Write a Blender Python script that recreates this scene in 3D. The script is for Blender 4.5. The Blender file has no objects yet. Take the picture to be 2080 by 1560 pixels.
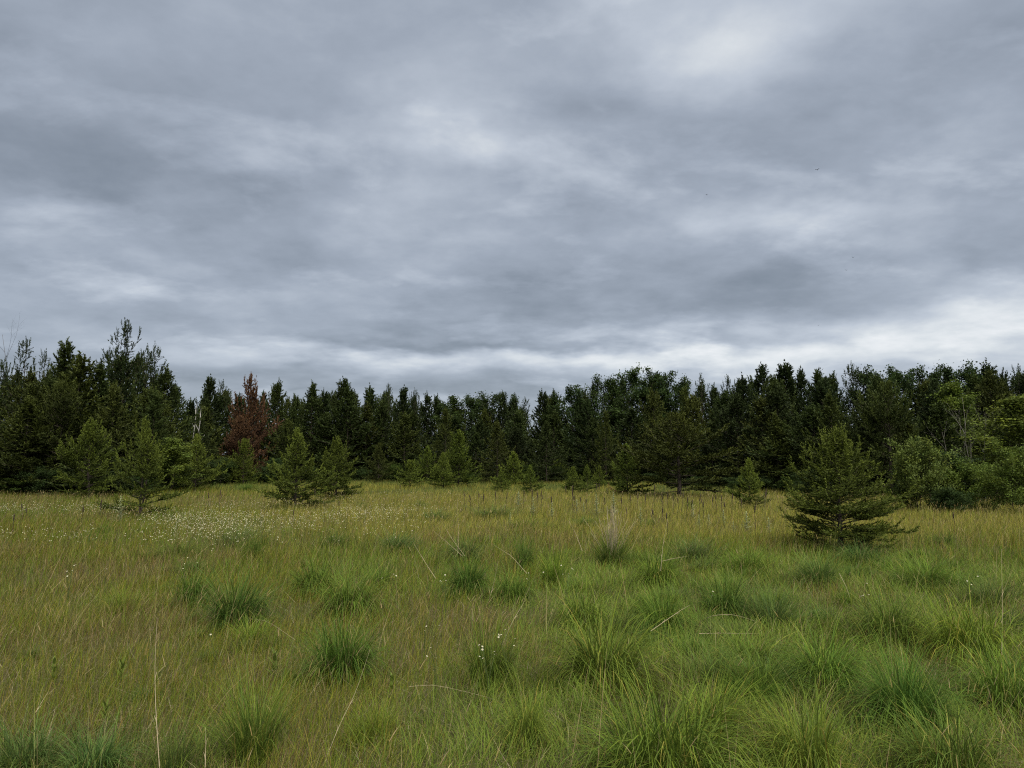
import bpy, math, random
import numpy as np
from mathutils import Vector

S = bpy.context.scene
COL = S.collection
R = math.radians

# ------------------------------------------------------------------ camera
FPX = 1480.0                      # focal length in photo pixels (photo 2080 x 1560)
CAM_H = 1.65
PITCH = math.atan(155.0 / FPX)    # the camera looks slightly upwards
cam_d = bpy.data.cameras.new('camera')
cam_d.sensor_fit = 'HORIZONTAL'
cam_d.sensor_width = 36.0
cam_d.lens = 36.0 * FPX / 2080.0
cam_d.clip_start = 0.05
cam_d.clip_end = 3000.0
cam = bpy.data.objects.new('camera', cam_d)
cam.location = (0, 0, CAM_H)
cam.rotation_euler = (math.pi / 2 + PITCH, 0, 0)
COL.objects.link(cam)
S.camera = cam


def ray(px, py):
    x, y = (px - 1040.0) / FPX, (780.0 - py) / FPX
    c, s = math.cos(PITCH), math.sin(PITCH)
    return x, c - y * s, s + y * c


def on_plane(px, py, z=0.0):
    dx, dy, dz = ray(px, py)
    t = (z - CAM_H) / dz
    return dx * t, dy * t


def at_depth(px, py, depth):
    dx, dy, dz = ray(px, py)
    t = depth / dy
    return dx * t, depth, CAM_H + dz * t


# ------------------------------------------------------------------ render settings
S.render.engine = 'CYCLES'
S.cycles.use_denoising = False
S.cycles.filter_width = 1.15
S.cycles.sample_clamp_indirect = 4.0
S.cycles.max_bounces = 4
S.cycles.diffuse_bounces = 2
S.cycles.transmission_bounces = 3
S.cycles.glossy_bounces = 2
S.cycles.caustics_reflective = False
S.cycles.caustics_refractive = False
S.view_settings.view_transform = 'Standard'
S.view_settings.look = 'None'
EXPO = 2.2                       # exposed for the meadow under a dim overcast
S.view_settings.exposure = EXPO
S.view_settings.gamma = 1.0
S.view_settings.use_curve_mapping = False

SUN_ELEV, SUN_AZ = R(60), R(155)        # the sun behind the clouds, high, over the photographer's shoulder

# ------------------------------------------------------------------ world: overcast sky
world = bpy.data.worlds.new('World')
S.world = world
world.use_nodes = True
nt = world.node_tree
nt.nodes.clear()


class E:
    """A tiny expression builder over Math nodes."""
    tree = nt

    def __init__(self, s): self.s = s

    @staticmethod
    def op(o, *a):
        n = E.tree.nodes.new('ShaderNodeMath'); n.operation = o
        for i, v in enumerate(a):
            if isinstance(v, E): E.tree.links.new(v.s, n.inputs[i])
            else: n.inputs[i].default_value = v
        return E(n.outputs[0])

    def __add__(s, o): return E.op('ADD', s, o)
    __radd__ = __add__
    def __sub__(s, o): return E.op('SUBTRACT', s, o)
    def __rsub__(s, o): return E.op('SUBTRACT', o, s)
    def __mul__(s, o): return E.op('MULTIPLY', s, o)
    __rmul__ = __mul__
    def __truediv__(s, o): return E.op('DIVIDE', s, o)


def srgb(r, g, b):
    f = lambda v: (v / 12.92) if v <= 0.04045 else ((v + 0.055) / 1.055) ** 2.4
    return (f(r / 255), f(g / 255), f(b / 255), 1.0)


tc = nt.nodes.new('ShaderNodeTexCoord')
sep = nt.nodes.new('ShaderNodeSeparateXYZ')
nt.links.new(tc.outputs['Generated'], sep.inputs[0])
DX, DY, DZ = E(sep.outputs[0]), E(sep.outputs[1]), E(sep.outputs[2])
ZC = E.op('MAXIMUM', DZ, 0.0) + 0.23
comb = nt.nodes.new('ShaderNodeCombineXYZ')          # cloud deck seen from below
nt.links.new((DX / ZC).s, comb.inputs[0]); nt.links.new((DY / ZC).s, comb.inputs[1])


def wnoise(scale, detail, rough, dist, off=(0, 0, 0), sc=(1, 1, 1)):
    mp = nt.nodes.new('ShaderNodeMapping')
    mp.inputs['Location'].default_value = off
    mp.inputs['Scale'].default_value = sc
    nt.links.new(comb.outputs[0], mp.inputs['Vector'])
    n = nt.nodes.new('ShaderNodeTexNoise')
    n.inputs['Scale'].default_value = scale
    n.inputs['Detail'].default_value = detail
    n.inputs['Roughness'].default_value = rough
    n.inputs['Distortion'].default_value = dist
    nt.links.new(mp.outputs[0], n.inputs['Vector'])
    return E(n.outputs['Fac'])


n_big = wnoise(0.6, 5, 0.5, 0.1, (3.1, 1.7, 0))
n_mid = wnoise(2.7, 9, 0.56, 0.12, (7.3, 2.2, 0), (1, 1.2, 1))
n_fine = wnoise(8.0, 6, 0.55, 0.1, (1.3, 9.1, 0))
n_dark = wnoise(1.8, 8, 0.53, 0.15, (40.0, 12.0, 0), (1, 1.3, 1))
DRK = E.op('MAXIMUM', n_dark - 0.54, 0.0)
n_gap = wnoise(2.4, 9, 0.56, 0.15, (14.2, 3.3, 0), (1, 1.3, 1))
GAP = E.op('MAXIMUM', n_gap - 0.53, 0.0)
w_a = wnoise(1.8, 5, 0.55, 0.1, (21.0, 4.0, 0))
w_e = wnoise(1.8, 5, 0.55, 0.1, (5.0, 33.0, 0))
AZ = E.op('ARCTAN2', DX, DY) + (w_a - 0.5) * 0.34
EL = E.op('ARCSINE', DZ) + (w_e - 0.5) * 0.15 * E.op('MINIMUM', E.op('MAXIMUM', DZ, 0.0) * 4.0, 1.0)

n_mod = wnoise(4.8, 7, 0.55, 0.1, (11.0, 6.0, 0))
V = 0.616 + (n_big - 0.5) * 0.20 + (n_mid - 0.5) * 0.25 + (n_fine - 0.5) * 0.10 + GAP * 0.62 - DRK * 0.42
BL = None
# thinner and thicker places of the deck: px, py, half-widths (in photo pixels, turned into angles), amount
BLOBS = [
    (930, 240, 120, 70, .15), (800, 310, 190, 30, .07), (1500, 90, 170, 100, .12), (1440, 150, 60, 40, .05),
    (1250, 60, 190, 70, .04), (1560, 440, 150, 24, .11), (1650, 410, 130, 30, .06), (1360, 445, 70, 50, .09),
    (860, 470, 120, 60, .07), (1850, 470, 150, 60, .05), (2050, 250, 80, 50, .06), (260, 50, 150, 50, .04),
    (120, 470, 130, 40, .04), (1950, 670, 330, 50, .11), (1650, 715, 420, 36, .17), (1150, 728, 330, 14, .10),
    (700, 715, 280, 20, .06), (430, 730, 120, 20, .06), (560, 590, 300, 26, .03),
    (60, 300, 150, 45, -.07), (150, 180, 260, 90, -.03), (560, 470, 170, 60, -.06), (640, 190, 140, 70, -.02), (1560, 230, 260, 70, -.06),
    (1330, 390, 140, 50, -.06), (1620, 530, 220, 34, -.06), (1500, 600, 380, 30, -.04), (1100, 610, 260, 50, -.03),
    (850, 150, 70, 50, -.03), (1150, 704, 330, 8, -.10), (800, 700, 200, 9, -.07), (1950, 330, 160, 50, -.03),
    (850, 790, 430, 24, -.08), (1100, 150, 140, 90, -.02),
]
for px, py, hw, hh, amt in BLOBS:
    dx, dy, dz = ray(px, py)
    a0 = math.atan2(dx, dy); e0 = math.asin(dz / math.sqrt(dx * dx + dy * dy + dz * dz))
    u = (AZ - a0) * (FPX / hw); v = (EL - e0) * (FPX / hh)
    g_ = E.op('EXPONENT', (u * u + v * v) * -0.5) * amt
    BL = g_ if BL is None else BL + g_
V = V + BL * (n_mod * 1.5 + 0.25)

ramp = nt.nodes.new('ShaderNodeValToRGB')
nt.links.new(V.s, ramp.inputs[0])
cr = ramp.color_ramp
cr.elements[0].position = 0.42; cr.elements[0].color = srgb(113, 123, 134)
cr.elements[1].position = 0.95; cr.elements[1].color = srgb(240, 242, 244)
for p, c in ((0.53, (136, 145, 157)), (0.63, (160, 169, 182)), (0.74, (189, 197, 208)), (0.85, (220, 225, 229))):
    e = cr.elements.new(p); e.color = srgb(*c)

sky = nt.nodes.new('ShaderNodeTexSky')
sky.sky_type = 'NISHITA'
sky.sun_disc = False
sky.sun_elevation = SUN_ELEV
sky.sun_rotation = SUN_AZ
bg_sky = nt.nodes.new('ShaderNodeBackground'); bg_sky.inputs[1].default_value = 0.05
bg_cl = nt.nodes.new('ShaderNodeBackground'); bg_cl.inputs[1].default_value = 2.0 ** -EXPO
nt.links.new(sky.outputs[0], bg_sky.inputs[0]); nt.links.new(ramp.outputs[0], bg_cl.inputs[0])
mixw = nt.nodes.new('ShaderNodeMixShader'); mixw.inputs[0].default_value = 0.95   # almost closed cloud cover
nt.links.new(bg_sky.outputs[0], mixw.inputs[1]); nt.links.new(bg_cl.outputs[0], mixw.inputs[2])
wout = nt.nodes.new('ShaderNodeOutputWorld')
nt.links.new(mixw.outputs[0], wout.inputs[0])
world.cycles.sampling_method = 'MANUAL'
world.cycles.sample_map_resolution = 512

# ------------------------------------------------------------------ the sun behind the cloud cover
sun_d = bpy.data.lights.new('sun', 'SUN')
sun_d.energy = 1.5
sun_d.angle = R(42)
sun_d.color = (1.0, 0.96, 0.86)
sun = bpy.data.objects.new('sun', sun_d)
sv = Vector((math.sin(SUN_AZ) * math.cos(SUN_ELEV), math.cos(SUN_AZ) * math.cos(SUN_ELEV), math.sin(SUN_ELEV)))
sun.rotation_euler = sv.to_track_quat('Z', 'Y').to_euler()
sun.location = sv * 60
COL.objects.link(sun)

# ------------------------------------------------------------------ helpers
def mesh_np(name, V, F, C=None, mat=None):
    V = np.ascontiguousarray(V, np.float32); F = np.ascontiguousarray(F, np.int32)
    me = bpy.data.meshes.new(name)
    me.vertices.add(len(V)); me.vertices.foreach_set('co', V.ravel())
    me.loops.add(F.size); me.loops.foreach_set('vertex_index', F.ravel())
    me.polygons.add(len(F)); me.polygons.foreach_set('loop_start', np.arange(0, F.size, 3, dtype=np.int32))
    if C is not None:
        a = me.attributes.new('col', 'FLOAT_COLOR', 'POINT')
        a.data.foreach_set('color', np.concatenate([C, np.ones((len(C), 1))], 1).astype(np.float32).ravel())
    me.update(calc_edges=True)
    if mat: me.materials.append(mat)
    return me


class MB:
    """Collects triangles."""
    def __init__(s): s.V, s.F, s.C, s.n = [], [], [], 0

    def add(s, V, F, C=(1, 1, 1)):
        V = np.asarray(V, float)
        C = np.asarray(C, float)
        if C.ndim == 1: C = np.tile(C, (len(V), 1))
        s.V.append(V); s.F.append(np.asarray(F) + s.n); s.C.append(C); s.n += len(V)

    def mesh(s, name, mat):
        return mesh_np(name, np.concatenate(s.V), np.concatenate(s.F), np.concatenate(s.C), mat)

    def tube(s, P, r, sides=5, col=(1, 1, 1)):
        P = np.asarray(P, float); n = len(P); r = np.asarray(r, float)
        T = np.gradient(P, axis=0); T /= np.linalg.norm(T, axis=1)[:, None] + 1e-9
        ref = np.array([0.31, 0.17, 0.93]) if abs(T[0][2]) < 0.8 else np.array([0.95, 0.2, 0.1])
        A = np.cross(T, ref); A /= np.linalg.norm(A, axis=1)[:, None] + 1e-9
        B = np.cross(T, A)
        th = np.arange(sides) * 2 * math.pi / sides
        Vv = (P[:, None] + r[:, None, None] * (np.cos(th)[None, :, None] * A[:, None] + np.sin(th)[None, :, None] * B[:, None])).reshape(-1, 3)
        F = []
        for i in range(n - 1):
            for k in range(sides):
                a, b = i * sides + k, i * sides + (k + 1) % sides
                F += [(a, b, b + sides), (a, b + sides, a + sides)]
        for k in range(1, sides - 1): F.append(((n - 1) * sides, (n - 1) * sides + k, (n - 1) * sides + k + 1))
        s.add(Vv, F, col)


def unit(v):
    v = np.asarray(v, float)
    return v / (np.linalg.norm(v, axis=-1, keepdims=True) + 1e-9)


def _h(ix, iy, seed):
    n = (ix.astype(np.int64) * 374761393 + iy.astype(np.int64) * 668265263 + seed * 1442695041) & 0xffffffff
    n = ((n ^ (n >> 13)) * 1274126177) & 0xffffffff
    return ((n ^ (n >> 16)) & 0xffff) / 65535.0


def noise2(x, y, scale, seed=0):
    x = np.asarray(x, float) * scale; y = np.asarray(y, float) * scale
    ix, iy = np.floor(x), np.floor(y)
    fx, fy = x - ix, y - iy
    fx = fx * fx * (3 - 2 * fx); fy = fy * fy * (3 - 2 * fy)
    a, b = _h(ix, iy, seed), _h(ix + 1, iy, seed)
    c, d = _h(ix, iy + 1, seed), _h(ix + 1, iy + 1, seed)
    return (a * (1 - fx) + b * fx) * (1 - fy) + (c * (1 - fx) + d * fx) * fy


def sstep(v, a, b):
    t = np.clip((np.asarray(v, float) - a) / (b - a), 0, 1)
    return t * t * (3 - 2 * t)


def gz(x, y):
    """Ground height: a nearly level meadow with soft humps."""
    return 0.10 * (noise2(x, y, 0.13, 5) - 0.5) + 0.07 * (noise2(x, y, 0.5, 6) - 0.5) + 0.03 * (noise2(x, y, 1.6, 7) - 0.5)


def gz1(x, y): return float(gz(np.array([x]), np.array([y]))[0])


def empty(name, label, cat, loc, rz=0.0, group=None):
    o = bpy.data.objects.new(name, None)
    COL.objects.link(o)
    o.location = loc; o.rotation_euler = (0, 0, rz)
    o.empty_display_size = 0.2
    o['label'] = label; o['category'] = cat
    if group: o['group'] = group
    return o


def part(name, me, parent, color=None):
    o = bpy.data.objects.new(name, me)
    COL.objects.link(o); o.parent = parent
    if color is not None: o.color = (*color, 1.0)
    return o


def solid(name, me, label=None, cat=None, kind=None, group=None, loc=(0, 0, 0)):
    o = bpy.data.objects.new(name, me)
    COL.objects.link(o); o.location = loc
    if label: o['label'] = label
    if cat: o['category'] = cat
    if kind: o['kind'] = kind
    if group: o['group'] = group
    return o


# ------------------------------------------------------------------ materials
def new_mat(name):
    m = bpy.data.materials.new(name); m.use_nodes = True
    m.node_tree.nodes.clear()
    return m, m.node_tree.nodes, m.node_tree.links


def leaf_mat(name, rough=0.5, spec=0.3, trans=0.3, var=0.0):
    """Colour = per-blade attribute x the object's own colour; thin and partly translucent."""
    m, N, L = new_mat(name)
    at = N.new('ShaderNodeAttribute'); at.attribute_name = 'col'
    oi = N.new('ShaderNodeObjectInfo')
    mu = N.new('ShaderNodeMix'); mu.data_type = 'RGBA'; mu.blend_type = 'MULTIPLY'; mu.inputs[0].default_value = 1.0
    L.new(at.outputs['Color'], mu.inputs[6]); L.new(oi.outputs['Color'], mu.inputs[7])
    p = N.new('ShaderNodeBsdfPrincipled')
    p.inputs['Roughness'].default_value = rough
    p.inputs['Specular IOR Level'].default_value = spec
    tr = N.new('ShaderNodeBsdfTranslucent')
    L.new(mu.outputs[2], p.inputs['Base Color']); L.new(mu.outputs[2], tr.inputs['Color'])
    mx = N.new('ShaderNodeMixShader'); mx.inputs[0].default_value = trans
    L.new(p.outputs[0], mx.inputs[1]); L.new(tr.outputs[0], mx.inputs[2])
    o = N.new('ShaderNodeOutputMaterial'); L.new(mx.outputs[0], o.inputs[0])
    return m


def noise_mat(name, c1, c2, scale, rough=0.85, bump=0.0, detail=6, stretch=(1, 1, 1), c3=None):
    m, N, L = new_mat(name)
    t = N.new('ShaderNodeTexCoord'); mp = N.new('ShaderNodeMapping'); mp.inputs['Scale'].default_value = stretch
    L.new(t.outputs['Object'], mp.inputs[0])
    n = N.new('ShaderNodeTexNoise'); n.inputs['Scale'].default_value = scale; n.inputs['Detail'].default_value = detail
    L.new(mp.outputs[0], n.inputs['Vector'])
    r = N.new('ShaderNodeValToRGB')
    r.color_ramp.elements[0].position = 0.36; r.color_ramp.elements[0].color = (*c1, 1)
    r.color_ramp.elements[1].position = 0.66; r.color_ramp.elements[1].color = (*c2, 1)
    if c3:
        e = r.color_ramp.elements.new(0.5); e.color = (*c3, 1)
    L.new(n.outputs['Fac'], r.inputs[0])
    p = N.new('ShaderNodeBsdfPrincipled'); p.inputs['Roughness'].default_value = rough
    p.inputs['Specular IOR Level'].default_value = 0.2
    L.new(r.outputs[0], p.inputs['Base Color'])
    if bump:
        b = N.new('ShaderNodeBump'); b.inputs['Strength'].default_value = bump; b.inputs['Distance'].default_value = 0.03
        L.new(n.outputs['Fac'], b.inputs['Height']); L.new(b.outputs[0], p.inputs['Normal'])
    o = N.new('ShaderNodeOutputMaterial'); L.new(p.outputs[0], o.inputs[0])
    return m


M_NEEDLE = leaf_mat('pine_needles', 0.6, 0.1, 0.2)
M_LEAF = leaf_mat('broad_leaves', 0.55, 0.1, 0.32)
M_GRASS = leaf_mat('grass_blades', 0.6, 0.05, 0.32)
M_PETAL = leaf_mat('flower_petals', 0.6, 0.2, 0.25)
M_STRAW = leaf_mat('dry_straw', 0.6, 0.25, 0.1)
M_BARK = noise_mat('pine_bark', (0.022, 0.018, 0.014), (0.075, 0.058, 0.045), 14, 0.9, 0.5, stretch=(1, 1, 0.35))
M_GREYWOOD = noise_mat('weathered_wood', (0.12, 0.108, 0.09), (0.26, 0.24, 0.21), 9, 0.85, 0.3, stretch=(1, 1, 0.3))
M_BIRCH = noise_mat('birch_bark', (0.10, 0.09, 0.08), (0.31, 0.30, 0.28), 5, 0.7, 0.2, stretch=(0.6, 0.6, 3.5), c3=(0.24, 0.23, 0.21))
M_SEED = noise_mat('dead_stalk', (0.022, 0.016, 0.012), (0.065, 0.046, 0.032), 30, 0.9, 0.4)
M_INSECT = noise_mat('insect_body', (0.02, 0.02, 0.022), (0.06, 0.06, 0.065), 60, 0.6)

# ------------------------------------------------------------------ ground
def make_ground():
    g = np.sort(np.concatenate([np.linspace(-70, 70, 141), -70 - np.geomspace(2, 900, 26), 70 + np.geomspace(2, 900, 26)]))
    gy = np.sort(np.concatenate([np.linspace(-20, 90, 111), -20 - np.geomspace(2, 900, 26), 90 + np.geomspace(2, 900, 26)]))
    X, Y = np.meshgrid(g, gy)
    Z = gz(X.ravel(), Y.ravel())
    Vv = np.stack([X.ravel(), Y.ravel(), Z], 1)
    nx, ny = len(g), len(gy)
    i = (np.arange(ny - 1)[:, None] * nx + np.arange(nx - 1)[None]).ravel()
    F = np.concatenate([np.stack([i, i + 1, i + 1 + nx], 1), np.stack([i, i + 1 + nx, i + nx], 1)])
    m, N, L = new_mat('meadow_soil')
    t = N.new('ShaderNodeTexCoord')
    def nz(sc, de, ro=0.6):
        n = N.new('ShaderNodeTexNoise'); n.inputs['Scale'].default_value = sc; n.inputs['Detail'].default_value = de
        n.inputs['Roughness'].default_value = ro
        L.new(t.outputs['Object'], n.inputs['Vector']); return n
    a, b = nz(0.35, 4), nz(9, 8, 0.7)
    r1 = N.new('ShaderNodeValToRGB'); r1.color_ramp.elements[0].color = (0.032, 0.028, 0.013, 1); r1.color_ramp.elements[1].color = (0.085, 0.070, 0.032, 1)
    r1.color_ramp.elements[0].position = 0.3; r1.color_ramp.elements[1].position = 0.72
    r2 = N.new('ShaderNodeValToRGB'); r2.color_ramp.elements[0].color = (0.036, 0.042, 0.014, 1); r2.color_ramp.elements[1].color = (0.075, 0.072, 0.026, 1)
    r2.color_ramp.elements[0].position = 0.3; r2.color_ramp.elements[1].position = 0.72
    L.new(b.outputs['Fac'], r1.inputs[0]); L.new(b.outputs['Fac'], r2.inputs[0])
    r3 = N.new('ShaderNodeValToRGB'); r3.color_ramp.elements[0].position = 0.4; r3.color_ramp.elements[1].position = 0.6
    L.new(a.outputs['Fac'], r3.inputs[0])
    mx = N.new('ShaderNodeMix'); mx.data_type = 'RGBA'
    L.new(r3.outputs[0], mx.inputs[0]); L.new(r1.outputs[0], mx.inputs[6]); L.new(r2.outputs[0], mx.inputs[7])
    p = N.new('ShaderNodeBsdfPrincipled'); p.inputs['Roughness'].default_value = 0.95; p.inputs['Specular IOR Level'].default_value = 0.1
    L.new(mx.outputs[2], p.inputs['Base Color'])
    bp = N.new('ShaderNodeBump'); bp.inputs['Strength'].default_value = 0.6; bp.inputs['Distance'].default_value = 0.04
    L.new(b.outputs['Fac'], bp.inputs['Height']); L.new(bp.outputs[0], p.inputs['Normal'])
    o = N.new('ShaderNodeOutputMaterial'); L.new(p.outputs[0], o.inputs[0])
    solid('ground', mesh_np('ground', Vv, F, None, m), kind='structure')


make_ground()

# ------------------------------------------------------------------ grass blades
def blades(B, length, width, az, phi0, kappa, nseg, cbase, ctip, twist=None, taper=1.6):
    """B (n,3) roots; a blade bends from phi0 off vertical by kappa over its length, towards azimuth az."""
    n = len(B)
    lean = np.stack([np.cos(az), np.sin(az), np.zeros(n)], 1)
    tw = az + math.pi / 2 + (twist if twist is not None else 0)
    side = np.stack([np.cos(tw), np.sin(tw), np.zeros(n)], 1)
    P = B.copy().astype(float)
    Vs, Cs = [], []
    for k in range(nseg + 1):
        t = k / nseg
        c = cbase * (1 - t) + ctip * t
        if k < nseg:
            w = (width * (1 - t ** taper) * 0.5 * (0.75 if k == 0 else 1.0))[:, None]
            Vs += [P - side * w, P + side * w]; Cs += [c, c]
            ph = phi0 + kappa * (t + 0.5 / nseg)
            P = P + (length / nseg)[:, None] * (np.sin(ph)[:, None] * lean + np.cos(ph)[:, None] * np.array([0, 0, 1.0]))
        else:
            Vs.append(P); Cs.append(c)
    m = 2 * nseg + 1
    Vv = np.stack(Vs, 1).reshape(-1, 3); Cc = np.stack(Cs, 1).reshape(-1, 3)
    f = []
    for k in range(nseg - 1):
        a = 2 * k; f += [(a, a + 1, a + 3), (a, a + 3, a + 2)]
    a = 2 * (nseg - 1); f.append((a, a + 1, a + 2))
    F = (np.arange(n)[:, None, None] * m + np.array(f)[None]).reshape(-1, 3)
    return Vv, F, Cc


def pick(rng, n, table):
    """Colour table [(weight, (r,g,b))] -> n colours with a little spread."""
    w = np.array([t[0] for t in table], float); w /= w.sum()
    c = np.array([t[1] for t in table])[rng.choice(len(table), n, p=w)]
    return c * (0.8 + 0.4 * rng.random((n, 1))) * (1 + 0.10 * (rng.random((n, 3)) - 0.5))


OLIVE = [(34, (.158, .166, .020)), (42, (.112, .156, .017)), (14, (.22, .170, .036)), (8, (.15, .10, .028)), (4, (.32, .26, .10))]
LUSH = [(40, (.100, .148, .020)), (32, (.138, .180, .025)), (14, (.076, .120, .022)), (8, (.19, .170, .036)), (3, (.30, .26, .12))]
GOLD = [(38, (.27, .235, .046)), (30, (.21, .21, .040)), (20, (.135, .165, .030)), (10, (.25, .20, .065))]
FAREDGE = [(50, (.075, .115, .030)), (30, (.11, .14, .035)), (20, (.16, .16, .05))]

HALF = math.tan(R(36.0))


def lush_at(x, y):
    """Share of tall green grass: right foreground and the low ridge across the middle."""
    n1 = noise2(x, y, 0.45, 11) + 0.5 * noise2(x, y, 1.1, 12) - 0.75
    rightw = sstep(x + 1.3 * n1 + 0.02 * y, -0.6, 0.6) * (1 - sstep(y + 2.0 * n1, 12.0, 14.0))
    ridge = sstep(y + 1.5 * n1, 8.0, 9.5) * (1 - sstep(y + 2.2 * n1, 12.2, 14.2)) * sstep(x / y, -0.36, -0.10)
    corner = (1 - sstep(y, 4.1, 4.7)) * (1 - sstep(x + 0.8 * n1, -1.5, -1.0))
    hole = sstep(noise2(x, y, 0.8, 13), 0.62, 0.75)
    return np.clip(np.maximum(np.maximum(rightw, ridge * 0.85), corner * 0.8) - 0.75 * hole, 0, 1)


def gold_at(x, y):
    n1 = noise2(x, y, 0.22, 21) - 0.5
    return sstep(y + 5 * n1, 12.0, 17.0) * sstep(x / y, -0.55, -0.15) * (0.75 + 0.5 * noise2(x, y, 0.5, 22))


def edge_at(px):
    """Distance of the forest edge for a photo column."""
    return float(np.interp(px, [-300, 0, 200, 330, 420, 600, 900, 1250, 1400, 1500, 1650, 1800, 1900, 2080, 2400],
                           [37, 35, 35, 38, 50, 54, 55, 54, 47, 40, 35, 29, 25, 23, 22]))


BANDS = [(2.0, 3.2, 2600), (3.2, 4.2, 2600), (4.2, 5.5, 2300), (5.5, 7.5, 1750), (7.5, 10, 1250), (10, 13, 850), (13, 17, 520),
         (17, 22, 330), (22, 28, 210), (28, 36, 140), (36, 46, 95), (46, 60, 70)]


def scatter(rng, y0, y1, dens):
    hw = HALF * y1 + 1.3
    n = int(dens * 2 * hw * (y1 - y0))
    x = (rng.random(n) * 2 - 1) * hw; y = y0 + rng.random(n) * (y1 - y0)
    k = np.abs(x) < HALF * y + 1.3
    return x[k], y[k]


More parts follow.
